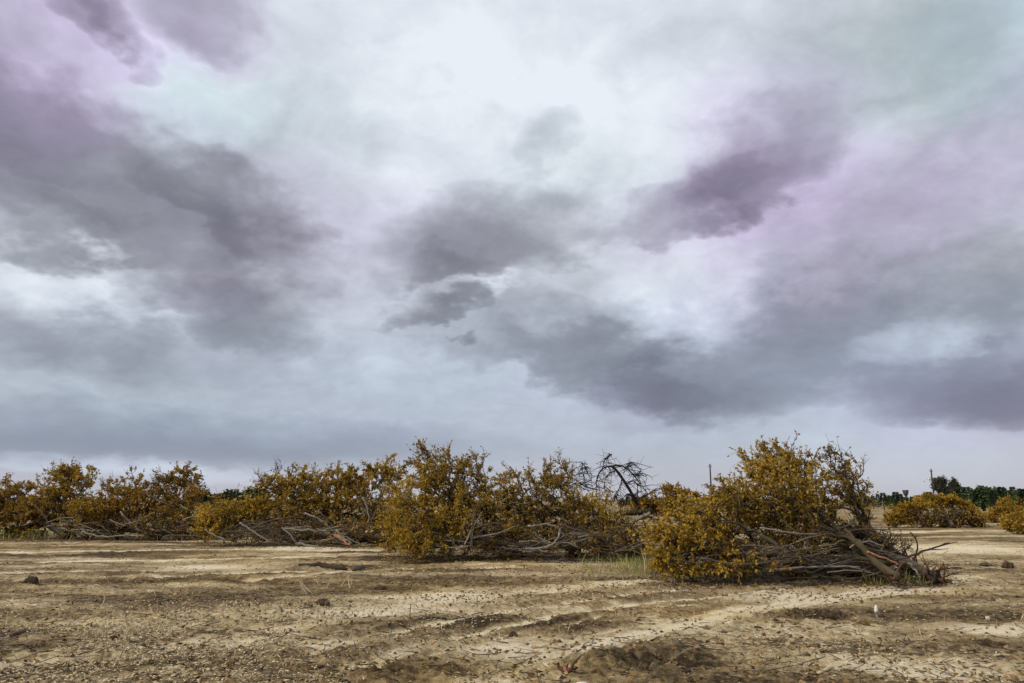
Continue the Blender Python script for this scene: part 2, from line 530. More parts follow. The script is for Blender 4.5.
MOUND = [(655, 664, 110, 16, .035), (620, 655, 40, 7, .03), (800, 615, 45, 5, .10), (305, 604, 38, 5, .08), (395, 663, 120, 10, .03), (985, 628, 55, 7, .07), (330, 568, 36, 3, .05),
         (830, 577, 60, 5, .14), (760, 578, 60, 4, .06)]
PIT = [(692, 661, 45, 5, .12)]


def ell(px, py, rx, ry):
    c = gp(px, py)
    rX = rx * c[1] / F
    rY = max(0.12, (gp(px, py - ry)[1] - gp(px, py + ry)[1]) / 2)
    return c, rX, rY


def gauss(x, y, px, py, rx, ry):
    c, rX, rY = ell(px, py, rx, ry)
    return np.exp(-(((x - c[0]) / rX) ** 2 + ((y - c[1]) / rY) ** 2))


def seg_dist(x, y, pts):
    best = np.full(x.shape, 1e9)
    P_ = [gp(*p) for p in pts]
    for a, b in zip(P_[:-1], P_[1:]):
        dx, dy = b[0] - a[0], b[1] - a[1]
        t = np.clip(((x - a[0]) * dx + (y - a[1]) * dy) / (dx * dx + dy * dy), 0, 1)
        best = np.minimum(best, np.hypot(x - a[0] - t * dx, y - a[1] - t * dy))
    return best


def ground_fields(x, y):
    x, y = np.asarray(x, float), np.asarray(y, float)
    wx = x + 0.12 * fbm(x * .9, y * .9, 3, 5)
    wy = y + 0.22 * fbm(x * .9, y * .9, 3, 9)
    near = np.exp(-np.maximum(y - 8, 0) / 30)
    h = 0.05 * fbm(x * .35, y * .35, 3, 21) + (0.028 * near + 0.015) * fbm(x * 1.3, y * 2.4, 4, 31) + (0.036 * near + .008) * fbm(x * 5, y * 6, 4, 41, .62)
    sand, dark, straw = np.zeros(x.shape), np.zeros(x.shape), np.zeros(x.shape)
    for pts, w, s, dp in TRACKS:
        q = seg_dist(wx, wy, pts)
        q = q + .05 * fbm(x * 3.2, y * 3.2, 3, 88)
        k = np.exp(-np.clip(q / w, 0, 9) ** 4)
        lane = .86 + .65 * fbm(q * 9.0, y * .5 + x * .25, 3, 99) if dp > .025 else 1.0      # wheel passes
        sand = np.maximum(sand, np.clip(s * k * lane, 0, 1))
        if dp > .025: h = h + .014 * k * np.cos(q / .045)      # tread ridges along the track
        h = h - dp * k + dp * .6 * np.exp(-((q - w * 1.7) / (w * .5)) ** 2)
    for p in SAND: sand = np.maximum(sand, gauss(wx, wy, *p))
    for p in STRAWY: straw = np.maximum(straw, gauss(wx, wy, *p))
    for *p, a in DARK: dark = np.maximum(dark, a * gauss(wx, wy, *p))
    rough = fbm(x * 3.5, y * 3.5, 4, 55, .6)
    for *p, a in MOUND:
        k = gauss(wx, wy, *p)
        h = h + k * a * (0.55 + 1.6 * rough)
    for *p, a in PIT: h = h - a * gauss(x, y, *p)
    rid = (0.5 - np.abs(fbm(x * 4.5, y * 4.5, 4, 66, .62))) * 2
    for pts, w, *_ in TRACKS[:5]:
        q = seg_dist(wx, wy, pts)
        dark = np.maximum(dark, .38 * np.exp(-((q - w * 1.6) / (w * .38)) ** 2) * np.clip(.6 + 1.5 * fbm(x * 1.5, y * 1.5, 3, 77), 0, 1))
    h = h + dark * 0.09 * near * (rid - .5)
    h = np.where(y < 20, h * (1 - .7 * np.clip(sand, 0, 1)) - .02 * sand, h)
    return h, sand, dark, straw


def hgt(x, y):
    return float(ground_fields(np.array([x]), np.array([y]))[0][0])


def G3(px, py, dz=0.0):
    """point lying on the ground at a pixel"""
    p = gp(px, py)
    return np.array([p[0], p[1], hgt(p[0], p[1]) + dz])


u_in = np.linspace(-.68, .68, 901)
u_out = .68 + np.linspace(0, 1, 26)[1:] ** 1.6 * 1.2
us = np.concatenate([-u_out[::-1], u_in, u_out])
ys = np.concatenate([np.linspace(-5, 5.6, 24), EYE * F / np.arange(206, 22, -.5), EYE * F / np.arange(22, 2, -.8), np.array([800, 1200, 2000, 3500, 6000.])])
ys = np.unique(np.round(ys, 4))
XX = us[None, :] * (ys[:, None] + 6)
YY = np.repeat(ys[:, None], len(us), 1)
hh, sand, dark, straw = ground_fields(XX.ravel(), YY.ravel())
mb = MB()
nr, nc = XX.shape
i = (np.arange(nr - 1)[:, None] * nc + np.arange(nc - 1)[None, :]).ravel()
mb.add(np.stack([XX.ravel(), YY.ravel(), hh], -1), np.stack([i, i + 1, i + 1 + nc, i + nc], -1))

mg, g = new_mat('field_soil')
pos = g.node('ShaderNodeNewGeometry').outputs['Position']


def attr(nm):
    n = g.node('ShaderNodeAttribute')
    n.attribute_name = nm
    return n.outputs['Fac']


a_s, a_d, a_w = attr('sand'), attr('dark'), attr('straw')
stretch = g.vm('MULTIPLY', pos, (0.2, 1.1, 1))
nA = g.noise(stretch, 0.75, 6, 0.62)
nB = g.noise(pos, 1.7, 8, 0.66)
nC = g.noise(pos, 11, 8, 0.7)
nD = g.noise(pos, 45, 4, 0.7)
nE = g.noise(g.vm('MULTIPLY', pos, (0.5, 1.0, 1)), 0.25, 3, 0.5)
nF = g.noise(g.vm('MULTIPLY', pos, (0.45, 1.0, 1)), 0.55, 5, 0.6)
patch = g.ss(nF, 0.38, 0.62, -0.20, 0.22)
f = g.m('MULTIPLY_ADD', nB, 0.9, g.m('MULTIPLY_ADD', nA, 1.1, g.m('MULTIPLY_ADD', nC, 1.40, -1.30)))
f = g.m('ADD', f, patch)
f = g.m('MULTIPLY_ADD', a_w, 0.14, f)
f = g.m('MULTIPLY_ADD', a_d, -0.34, f)
tr_ = g.m('MULTIPLY_ADD', nC, 0.50, g.m('MULTIPLY_ADD', nB, 0.22, 0.58))
mxf = g.node('ShaderNodeMix', data_type='FLOAT')
g.put(mxf.inputs[0], g.m('MULTIPLY', a_s, 1.0, clamp=True))
g.put(mxf.inputs[2], f)
g.put(mxf.inputs[3], tr_)
f = g.m('MULTIPLY_ADD', g.m('SUBTRACT', nD, 0.5), 0.35, mxf.outputs[0])
soil = g.ramp(f, [(0.06, (0.050, 0.034, 0.019)), (0.28, (0.160, 0.110, 0.056)), (0.48, (0.31, 0.230, 0.132)), (0.68, (0.47, 0.365, 0.21)), (0.90, (0.76, 0.66, 0.49))])
clump = g.ss(g.noise(g.vm('MULTIPLY', pos, (0.8, 1, 1)), 8.5, 5, 0.62), 0.48, 0.60)
soil = g.mix(g.m('MULTIPLY', g.m('MULTIPLY', clump, g.m('MULTIPLY_ADD', a_w, 0.85, 0.12)), 0.8, clamp=True), soil, (0.64, 0.53, 0.33))
och = g.ss(nE, 0.45, 0.68)
soil = g.mix(g.m('MULTIPLY', och, 0.6), soil, g.mix(1.0, soil, (1.02, 0.93, 0.62), 'MULTIPLY'))
mg = finish(mg, g, soil, 0.95, g.m('ADD', g.m('MULTIPLY', nC, 0.7), g.m('MULTIPLY', nD, 0.35)), 1.0, 0.08, 0.1)
ground = mb.build('ground', mg, smooth=True)
for nm, arr in (('sand', sand), ('dark', dark), ('straw', straw)):
    at_ = ground.data.attributes.new(nm, 'FLOAT', 'POINT')
    at_.data.foreach_set('value', arr.astype(np.float32))
tag(ground, kind='structure')


# ------------------------------------------------------------------ uprooted trees
def bez(a, c, b, n):
    t = np.linspace(0, 1, n)[:, None]
    return (1 - t) ** 2 * a + 2 * t * (1 - t) * c + t * t * b


def kmeans(pts, k):
    c = pts[rng.choice(len(pts), k, replace=False)]
    lab = np.zeros(len(pts), int)
    for _ in range(5):
        lab = np.argmin(((pts[:, None] - c[None]) ** 2).sum(-1), 1)
        for j in range(k):
            if (lab == j).any(): c[j] = pts[lab == j].mean(0)
    return lab


def unit(v): return v / (np.linalg.norm(v) + 1e-9)


class Tree:
    """branches that fork again and again until they reach the given twig ends"""

    def __init__(self, r0, wiggle=0.16):
        self.r0, self.wig = r0, wiggle
        self.twigs = []

    def rad(self, n): return self.r0 * n ** 0.46

    def grow(self, mb, tips, leafy, pos, dirv, r):
        n = len(tips)
        if n <= 2:
            for tp, lf in zip(tips, leafy):
                L = np.linalg.norm(tp - pos)
                c = pos + dirv * L * .4 + rng.normal(size=3) * L * .09
                e = tp + rng.normal(size=3) * L * .03
                pts = bez(pos, c, e, 6)
                pts[1:-1] += rng.normal(size=(4, 3)) * L * .018
                rr = np.linspace(min(r, self.rad(1) * 1.3), 0.0035 + self.r0 * .15, 6)
                mb.tube(pts, rr, 4, cap=False)
                self.twigs.append((pts, lf, rr))
            return
        k = 2 if n < 10 or rng.random() < .55 else 3
        lab = kmeans(tips, k)
        for j in range(k):
            s = lab == j
            m = int(s.sum())
            if not m: continue
            cen = tips[s].mean(0)
            L = np.linalg.norm(cen - pos)
            e = pos + (cen - pos) * rng.uniform(.28, .46) + rng.normal(size=3) * L * self.wig * .5
            e[2] = max(e[2], 0.06)
            Ls = np.linalg.norm(e - pos)
            c = pos + unit(dirv + .25 * rng.normal(size=3)) * Ls * .5
            c[2] = max(c[2], 0.06)
            q = 7
            pts = bez(pos, c, e, q)
            pts[1:-1] += rng.normal(size=(q - 2, 3)) * Ls * .022
            r1 = self.rad(m)
            mb.tube(pts, np.linspace(min(r, r1 * 1.25), r1, q), 5 if r1 < .03 else 8, .12, cap=False)
            self.grow(mb, tips[s], leafy[s], e, unit(e - pts[-2]), r1)


def tip_cloud(blobs, ntips):
    w = np.array([b[3] * b[4] for b in blobs], float)
    w /= w.sum()
    T, Lf = [], []
    for b, wi in zip(blobs, w):
        px, py, d, rx, ry, lf = b
        n = max(4, int(round(ntips * wi)))
        u = rng.normal(size=(n, 3))
        u /= np.linalg.norm(u, axis=1)[:, None]
        u *= (rng.random((n, 1)) ** (1 / 2.2))
        c = at(px, py, d)
        k = d / F
        depth = min(1.2, (rx + ry) * .5 * k)
        p = c + u * np.array([rx * k, depth, ry * k])
        p[:, 2] = np.maximum(p[:, 2], 0.08 + .1 * rng.random(n))
        if lf > .3 and ry > 9:
            sh = rng.random(n) < .13
            p[sh] += (p[sh] - c) * .28 + np.stack([rng.normal(size=sh.sum()) * .1, np.zeros(sh.sum()), rng.uniform(.05, .4, sh.sum())], -1)
            lfv = np.where(sh, lf * .35, lf)
        else:
            lfv = np.full(n, lf, float)
        T.append(p)
        Lf.append(lfv)
    return np.vstack(T), np.concatenate(Lf)


def foliage(twigs, mb_leaf, mb_wood, lsize, per, nside, spread=1.0):
    P0, P1, LP, LD = [], [], [], []
    for pts, lf, rr in twigs:
        seg = pts[-1] - pts[0]
        L = np.linalg.norm(seg)
        m = max(3, int(nside * 1.5 * min(1.8, .4 + L)))
        t = rng.uniform(.08, 1.0, m)
        t[:2] = (1.0, .93)
        idx = np.clip((t * 5).astype(int), 0, 4)
        fr = t * 5 - idx
        base = pts[idx] * (1 - fr)[:, None] + pts[idx + 1] * fr[:, None]
        d = unit(pts[-1] - pts[-3])[None] * 1.0 + rng.normal(size=(m, 3)) * .55 * spread + np.array([0, 0, .15])
        d /= np.linalg.norm(d, axis=1)[:, None]
        ln = rng.uniform(.04, .17, m) * (.7 + .5 * spread) * (1 + (rng.random(m) < .12) * 1.3)
        end = base + d * ln[:, None]
        end[:, 2] = np.maximum(end[:, 2], .03)
        P0.append(base)
        P1.append(end)
        if lf <= 0: continue
        q = rng.poisson(per * lf, m)
        tot = int(q.sum())
        if not tot: continue
        own = np.repeat(np.arange(m), q)
        tt = rng.uniform(.1, 1.05, tot)[:, None]
        LP.append(base[own] * (1 - tt) + end[own] * tt)
        LD.append(d[own] * .9 + rng.normal(size=(tot, 3)) * .62 + np.array([0, 0, -.1]))
    if P0:
        mb_wood.sticks(np.vstack(P0), np.vstack(P1), .0055, .0025)
    if LP:
        lp = np.vstack(LP)
        lp[:, 2] = np.maximum(lp[:, 2], .03)
        mb_leaf.leaves(lp, np.vstack(LD), lsize, lsize * .52)


def uprooted(label, root, fork, blobs, ntips, trunk_r=.11, leaf='leaf_ochre', bark='bark', lsize=.072, per=7.0, nside=10, r0=None, roots=True, group=None, name='uprooted_tree', cat='uprooted tree', spread=1.0):
    rp, fp_ = at(*root), at(*fork)
    rp[2] = max(rp[2], hgt(rp[0], rp[1]) + trunk_r * .6)
    fp_[2] = max(fp_[2], .12)
    o = empty(name, (rp[0], rp[1], hgt(rp[0], rp[1])))
    tag(o, label, cat, group)
    org = np.array(o.location)
    tips, lf = tip_cloud(blobs, ntips)
    tr = Tree(r0 or trunk_r * .75 / len(tips) ** .46)
    ax = unit(fp_ - rp)
    L = np.linalg.norm(fp_ - rp)
    c = rp + ax * L * .5 + rng.normal(size=3) * L * .13
    c[2] = max(c[2], trunk_r)
    pts = bez(rp - ax * .1, c, fp_ + ax * .05, 10)
    t = MB()
    rr = np.linspace(trunk_r * 1.25, trunk_r * .82, 10)
    rr[0] *= 1.25
    t.tube(pts, rr, 12, .16)
    t.build('trunk', M[bark], o, org, True)
    k = 4 if len(tips) > 60 else 3
    lab = kmeans(tips, k)
    for j in range(k):
        s = lab == j
        m = int(s.sum())
        if not m: continue
        lm = MB()
        cen = tips[s].mean(0)
        Lc = np.linalg.norm(cen - fp_)
        st = pts[-1 - int(rng.integers(0, 3))]
        e = st + (cen - st) * rng.uniform(.35, .5) + rng.normal(size=3) * Lc * .05
        e[2] = max(e[2], .1)
        cc = st + unit(ax + .4 * unit(cen - st)) * np.linalg.norm(e - st) * .5
        pp = bez(st, cc, e, 8)
        pp[1:-1] += rng.normal(size=(6, 3)) * Lc * .012
        r1 = tr.rad(m)
        lm.tube(pp, np.linspace(min(trunk_r * .8, r1 * 1.4), r1, 8), 8, .14)
        n0 = len(tr.twigs)
        tr.grow(lm, tips[s], lf[s], e, unit(e - pp[-2]), r1)
        lv = MB()
        foliage(tr.twigs[n0:], lv, lm, lsize, per, nside, spread)
        lo = lm.build('limb', M[bark], o, org, True)
        if lv.n: lv.build('crown', M[leaf], lo, org)
    if roots:
        rm = MB()
        for _ in range(9):
            d = unit(-ax * rng.uniform(.1, .9) + rng.normal(size=3) * .8)
            Lr = rng.uniform(.25, .6) * (trunk_r / .11)
            e = rp + d * Lr
            e[2] = max(e[2], .02)
            cc = (rp + e) / 2 + rng.normal(size=3) * .08
            rm.tube(bez(rp - ax * .05, cc, e, 6), np.linspace(trunk_r * .42, .008, 6), 6, .2)
            e2 = e + rng.normal(size=3) * .16
            e2[2] = max(e2[2], .02)
            rm.tube(bez(cc, (cc + e2) / 2 + rng.normal(size=3) * .04, e2, 4), np.linspace(trunk_r * .18, .004, 4), 4)
        rm.build('roots', M['root'], o, org, True)
    return o


# --- nearest heap, right of centre
RN = 'heap nearest the camera'
uprooted('uprooted tree with thick olive trunk slanting up through the middle of the nearest heap', (893, 573, 14.3), (860, 543, 14.5),
         [(790, 500, 15.0, 30, 26, .5), (753, 494, 15.6, 40, 26, 1), (766, 468, 15.8, 32, 20, 1), (800, 490, 15.4, 38, 30, .8)], 210, .066, 'leaf_ochre', 'bark_olive', per=5)
uprooted('uprooted tree with golden crown sagging to the soil at one end of the nearest heap', (860, 568, 15.2), (790, 556, 15.2),
         [(690, 542, 15.2, 44, 27, 1), (662, 548, 15.3, 16, 20, 1), (700, 515, 15.5, 42, 22, 1), (735, 558, 15.0, 50, 12, .45), (680, 566, 14.9, 30, 8, .9), (662, 562, 15.0, 14, 10, 1), (720, 568, 14.8, 40, 7, .7)], 210, .10, 'leaf_gold', 'bark', per=6)
uprooted('uprooted tree forming the leafy peak of the nearest heap with one long shoot on top', (885, 560, 16.6), (815, 515, 16.4),
         [(772, 462, 16.5, 36, 18, 1), (730, 506, 16.5, 34, 16, 1), (800, 470, 16.4, 28, 20, 1), (765, 447, 16.4, 4, 8, 1), (745, 510, 16.2, 50, 25, .9), (790, 520, 16.2, 45, 25, .6)], 230, .11, 'leaf_ochre', 'bark', per=5.5)
uprooted('uprooted tree with upright sparse leafy shoots at the bare end of the nearest heap', (912, 568, 15.5), (868, 528, 15.7),
         [(842, 470, 15.8, 17, 18, .8), (857, 487, 15.7, 14, 20, .6), (835, 497, 15.6, 22, 20, .6), (828, 453, 15.8, 5, 4, .6), (862, 505, 15.6, 16, 20, .3)], 90, .085, 'leaf_ochre', 'bark', per=4)
uprooted('bare uprooted tree with many grey boughs spread low in the nearest heap', (925, 574, 14.9), (884, 556, 15.0),
         [(800, 556, 14.8, 70, 14, 0), (830, 535, 15.1, 50, 16, 0.35), (760, 562, 14.9, 55, 10, .5), (870, 535, 15.2, 30, 14, 0)], 120, .07, 'leaf_brown', 'bark', nside=4)
uprooted('bare uprooted tree with reddish roots sticking out of the nearest heap over open sand', (932, 577, 14.8), (896, 562, 15.2),
         [(880, 540, 15.4, 30, 12, 0), (905, 545, 15.6, 18, 9, 0), (850, 530, 15.7, 25, 15, 0.1)], 60, .085, 'leaf_brown', 'bark_dark', nside=4)

# --- middle heap
uprooted('uprooted tree with dense ochre crown touching the ground on the middle heap', (520, 549, 21.6), (480, 538, 21.2),
         [(428, 500, 20.4, 42, 30, 1), (408, 532, 19.7, 24, 22, 1), (430, 543, 19.5, 26, 12, .8), (402, 547, 19.5, 18, 8, 1), (440, 476, 20.8, 34, 20, 1), (392, 522, 20.4, 12, 28, 1), (455, 520, 20.2, 30, 24, .8)], 230, .12, 'leaf_gold', 'bark', per=5.5)
uprooted('uprooted tree forming the highest crown of the middle heap with a dark tuft on top', (525, 548, 21.6), (485, 512, 21.4),
         [(440, 460, 21.4, 34, 13, .9), (470, 468, 21.4, 24, 18, 1), (480, 500, 21.0, 34, 24, .9), (422, 448, 21.4, 4, 8, .9), (412, 462, 21.4, 10, 8, .7), (450, 490, 21.6, 40, 25, 1)], 220, .12, 'leaf_ochre', 'bark', per=4.5)
uprooted('uprooted tree with a rounded brown crown in the middle of the middle heap', (575, 550, 21.8), (540, 530, 21.3),
         [(508, 492, 21.0, 32, 20, .9), (540, 478, 21.2, 28, 17, .8), (512, 525, 20.3, 32, 18, .55), (535, 505, 20.9, 30, 20, .5)], 170, .11, 'leaf_ochre', 'bark', per=4.5)
uprooted('uprooted tree with thin upswept leafy shoots beside the dead arching tree', (602, 550, 21.2), (572, 522, 21.1),
         [(555, 474, 21.4, 20, 16, .75), (568, 466, 21.4, 6, 8, .4), (566, 498, 21.0, 18, 18, .4), (545, 505, 20.9, 22, 20, .3)], 110, .09, 'leaf_ochre', 'bark', per=4.5)
uprooted('uprooted tree with a drooping golden bough in front of the dead arching tree', (640, 546, 21.6), (612, 534, 21.3),
         [(588, 505, 20.8, 26, 15, 1), (602, 520, 20.6, 20, 13, .9), (577, 520, 20.6, 16, 16, .6), (620, 515, 21.2, 12, 10, .3)], 110, .09, 'leaf_gold', 'bark', per=4.5)
uprooted('bare uprooted tree of crooked grey boughs along the foot of the middle heap', (636, 550, 20.4), (604, 544, 20.2),
         [(540, 546, 19.9, 45, 9, 0), (495, 546, 19.9, 40, 9, .1), (570, 534, 20.2, 35, 14, 0), (600, 540, 20.2, 25, 10, 0)], 100, .07, 'leaf_brown', 'bark', nside=4)
uprooted('bare uprooted tree of dark tangled boughs at the back of the middle heap', (628, 542, 22.5), (600, 528, 22.3),
         [(540, 520, 22.0, 60, 22, .1), (470, 530, 22.0, 50, 18, .2), (600, 520, 22.4, 30, 14, 0), (420, 530, 21.6, 30, 18, .3)], 160, .11, 'leaf_brown', 'bark_dark', nside=6)

# --- small heap behind, seen in the gap
uprooted('low uprooted tree with a pointed brown crown in the gap behind the two front heaps', (712, 521, 30.2), (692, 512, 30.1),
         [(677, 491, 30.0, 17, 10, .9), (655, 503, 29.6, 22, 7, 1), (690, 500, 30.0, 16, 9, 1), (668, 507, 29.6, 30, 8, .5), (640, 508, 29.8, 14, 8, .8)], 150, .11, 'leaf_brown', 'bark_dark', per=5, lsize=.11)

# --- second heap from the left
LL = 'long heap left of the middle heap'
uprooted('uprooted tree with a low golden crown at the free end of the long heap', (296, 541, 26.8), (264, 530, 26.8),
         [(226, 516, 26.6, 26, 14, 1), (250, 508, 27.0, 28, 12, 1), (214, 530, 26.4, 16, 9, .9), (208, 522, 26.6, 10, 12, .9)], 160, .11, 'leaf_gold', 'bark', per=5, lsize=.10)
uprooted('uprooted tree with wispy bare twig tips above a thin crown on the long heap', (336, 537, 27.2), (312, 518, 27.2),
         [(282, 486, 27.4, 28, 13, .9), (300, 480, 27.5, 22, 14, .9), (262, 478, 27.5, 10, 13, .1), (278, 464, 27.5, 6, 9, 0), (290, 505, 27.2, 34, 12, .8)], 170, .10, 'leaf_ochre', 'bark', per=4.5, lsize=.10)
uprooted('uprooted tree with broad ochre crown over the orange cut wood of the long heap', (352, 538, 27.6), (338, 512, 27.6),
         [(328, 484, 28.0, 30, 12, 1), (350, 477, 28.0, 24, 14, 1), (320, 502, 27.4, 36, 10, .7), (340, 498, 27.6, 30, 12, .8)], 180, .11, 'leaf_ochre', 'bark', per=5, lsize=.10)
uprooted('uprooted tree with forked pale boughs against the near end of the middle heap', (392, 542, 26.6), (382, 518, 27.0),
         [(374, 476, 28.0, 20, 14, .9), (390, 470, 28.0, 16, 14, .9), (368, 502, 27.0, 22, 16, .15), (356, 488, 27.6, 20, 14, .9), (395, 490, 27.4, 12, 16, .9)], 150, .11, 'leaf_ochre', 'bark', per=5, lsize=.10)
uprooted('bare uprooted tree of long grey boughs trailing along the foot of the long heap', (346, 542, 26.0), (326, 533, 26.0),
         [(268, 534, 26.0, 55, 8, 0), (300, 522, 26.4, 42, 11, 0), (240, 536, 26.0, 30, 6, .1)], 120, .07, 'leaf_brown', 'bark', nside=4)
uprooted('bare dark uprooted tree tangled at the back of the long heap', (395, 535, 28.6), (370, 522, 28.6),
         [(330, 518, 28.4, 60, 16, .2), (270, 518, 28.2, 50, 14, .3), (380, 510, 28.4, 30, 18, .3)], 150, .11, 'leaf_brown', 'bark_dark', nside=6, per=4, lsize=.10)

# --- far left heap
LK = dict(lsize=.105, per=5)
uprooted('uprooted tree with a ragged brown crown cut off by the edge of the view', (66, 535, 31.0), (40, 520, 31.2),
         [(18, 494, 31.5, 22, 12, .9), (2, 500, 31.4, 18, 14, .9), (26, 512, 31.0, 26, 13, .7), (-20, 505, 31.4, 24, 18, .9), (8, 480, 31.6, 8, 6, .3)], 190, .11, 'leaf_brown', 'bark', **LK)
uprooted('uprooted tree with the tallest rounded golden brown crown of the farthest-left heap', (118, 534, 31.0), (92, 518, 31.2),
         [(65, 484, 31.6, 28, 18, 1), (74, 472, 32.0, 22, 9, 1), (48, 500, 31.4, 20, 14, 1), (88, 510, 30.8, 28, 13, .9), (93, 474, 31.6, 5, 6, .2)], 230, .12, 'leaf_ochre', 'bark', **LK)
uprooted('uprooted tree with a bare pronged top beside the tallest brown crown', (158, 535, 31.3), (136, 518, 31.4),
         [(130, 488, 32.0, 20, 14, .8), (116, 494, 31.5, 22, 13, .9), (130, 470, 32.0, 5, 5, .2), (142, 502, 31.3, 24, 14, .6), (104, 482, 31.7, 6, 6, .1), (110, 512, 31.2, 30, 12, .7)], 180, .10, 'leaf_brown', 'bark', **LK)
uprooted('uprooted tree with a steep dark end and thin leaves facing the gap', (204, 534, 31.4), (190, 516, 31.6),
         [(183, 478, 32.0, 16, 14, .9), (165, 488, 31.6, 20, 14, .8), (196, 492, 31.6, 10, 18, .6), (155, 474, 32.0, 8, 7, .1), (178, 505, 31.4, 26, 14, .5)], 180, .10, 'leaf_brown', 'bark', **LK)
uprooted('bare uprooted tree of grey crossing boughs at the foot of the farthest-left heap', (88, 537, 30.6), (108, 530, 30.6),
         [(145, 524, 30.6, 50, 11, 0), (180, 522, 30.8, 26, 10, 0), (120, 528, 30.6, 30, 8, .1)], 120, .07, 'leaf_brown', 'bark', nside=4)
uprooted('bare dark uprooted tree buried at the back of the farthest-left heap', (20, 530, 32.8), (50, 520, 32.8),
         [(100, 516, 32.6, 60, 16, .3), (30, 515, 32.6, 40, 16, .4), (165, 512, 32.6, 40, 18, .3)], 160, .11, 'leaf_brown', 'bark_dark', nside=6, per=4, lsize=.11)

# --- far heaps on the right
FK = dict(lsize=.12, per=6, nside=9, spread=1.0)
uprooted('far rounded mound of mustard leaves, half toward the nearest heap', (925, 525, 43.6), (910, 518, 44),
         [(903, 512, 44, 12, 8, 1), (920, 505, 44, 15, 6, 1), (890, 519, 43.6, 7, 5, 1), (936, 500, 44.4, 14, 4, 1)], 160, .12, 'leaf_ochre', 'bark', **FK)
uprooted('far rounded mound of mustard leaves, half under the tall dark trees', (945, 525, 43.8), (955, 516, 44.2),
         [(945, 500, 44.4, 14, 4, 1), (958, 504, 44.2, 12, 5, 1), (970, 511, 44, 8, 7, 1), (978, 520, 43.6, 6, 4, .8), (925, 496, 44.4, 3, 3, 1)], 150, .12, 'leaf_ochre', 'bark', **FK)
uprooted('bare grey tree with splayed boughs in the hollow of the far rounded mound', (952, 526, 43.2), (948, 519, 43.4),
         [(935, 516, 43.2, 20, 8, 0), (960, 512, 43.4, 16, 9, .05), (945, 508, 43.8, 20, 7, .2)], 60, .13, 'leaf_brown', 'bark', nside=4)
uprooted('far low mustard crowned tree at the view edge, beside the far rounded mound', (1030, 522, 52), (1018, 515, 52),
         [(1005, 509, 52, 14, 8, 1), (994, 515, 52, 7, 5, 1), (1024, 508, 52.4, 14, 8, 1), (1008, 502, 52.4, 8, 4, 1), (1045, 512, 52, 14, 8, 1)], 130, .12, 'leaf_ochre', 'bark', **FK)
uprooted('small leafy uprooted tree cut off by the view edge on the bare sand', (1044, 533, 36), (1032, 527, 36),
         [(1015, 521, 36, 12, 7, 1), (1030, 518, 36, 14, 8, 1), (1008, 526, 35.6, 5, 4, .8)], 90, .09, 'leaf_ochre', 'bark', **FK)


def thicket(label, x0, x1, y0, y1, d, ntips, lf, n=5, leaf='leaf_brown', bark='bark_dark', **kw):  # default bark colour carries the painted shade of the heap's interior
    """a crushed tree whose broken boughs fill the inside of a heap down to the ground"""
    w = (x1 - x0) / n
    blobs = [(x0 + w * (k + .5), (y0 + y1) / 2 + rng.uniform(-.1, .1) * (y1 - y0), d + rng.uniform(-.4, .4), w * .85, (y1 - y0) * .55, lf) for k in range(n)]
    return uprooted(label, (x1 - w * .3, y1 - 2, d + .5), (x0 + .55 * (x1 - x0), y1 - (y1 - y0) * .2, d + .3), blobs, ntips, .085, leaf, bark, nside=7, roots=False, **kw)


thicket('crushed tree of dark boughs and few leaves filling the inside of the nearest heap', 665, 875, 515, 577, 15.7, 420, .5, 7)
thicket('crushed bare tree of thin grey boughs packed into the foot of the nearest heap', 700, 905, 536, 577, 15.4, 230, .15, 7, bark='bark')
thicket('crushed leafy tree filling the inside of the middle heap under its highest crown', 385, 530, 490, 556, 20.9, 380, .7, 6, 'leaf_ochre')
thicket('crushed bare tree of thin grey boughs packed into the foot of the middle heap', 410, 640, 522, 556, 20.1, 330, .22, 8, bark='bark')
thicket('crushed dark tree filling the middle heap below the dead arching tree', 520, 645, 505, 553, 21.6, 340, .15, 6)
thicket('crushed tree of dark boughs filling the inside of the long heap', 205, 400, 494, 543, 27.6, 440, .5, 8, lsize=.10)
thicket('crushed bare tree of thin grey boughs packed into the foot of the long heap', 215, 395, 515, 544, 26.5, 270, .18, 8, bark='bark', lsize=.10)
thicket('crushed brown tree filling the inside of the farthest-left heap', -30, 205, 492, 536, 31.6, 500, .55, 9, lsize=.105)
thicket('crushed bare tree of thin boughs packed into the foot of the farthest-left heap', 60, 207, 512, 538, 30.7, 270, .2, 8, bark='bark', lsize=.105)
thicket('crushed leafy tree filling the far rounded mound down to the sand', 890, 978, 508, 527, 43.8, 240, .3, 6, 'leaf_brown', lsize=.14)
thicket('crushed dark tree in the low middle of the far rounded mound', 908, 985, 508, 527, 43.2, 220, .04, 5, lsize=.14)
thicket('crushed leafy tree under the far low mustard crown at the view edge', 990, 1045, 508, 524, 52, 140, .7, 4, 'leaf_ochre', lsize=.15)
thicket('crushed leafy tree on sand below the far low mustard crown', 1006, 1045, 515, 537, 35.6, 110, .7, 3, 'leaf_ochre', lsize=.12)
thicket('crushed dark tree filling the low heap in the gap behind the front heaps', 630, 712, 500, 520, 30.4, 160, .35, 5, lsize=.11)


# ------------------------------------------------------------------ dead arching tree
def px_path(pts, d, n=None):
    p = np.array([at(x, y, d + (dd[0] if dd else 0)) for x, y, *dd in pts])
    # smooth by Chaikin
    for _ in range(2):
        a = p[:-1] * .75 + p[1:] * .25
        b = p[:-1] * .25 + p[1:] * .75
        p = np.vstack([p[:1], np.stack([a, b], 1).reshape(-1, 3), p[-1:]])
    return p


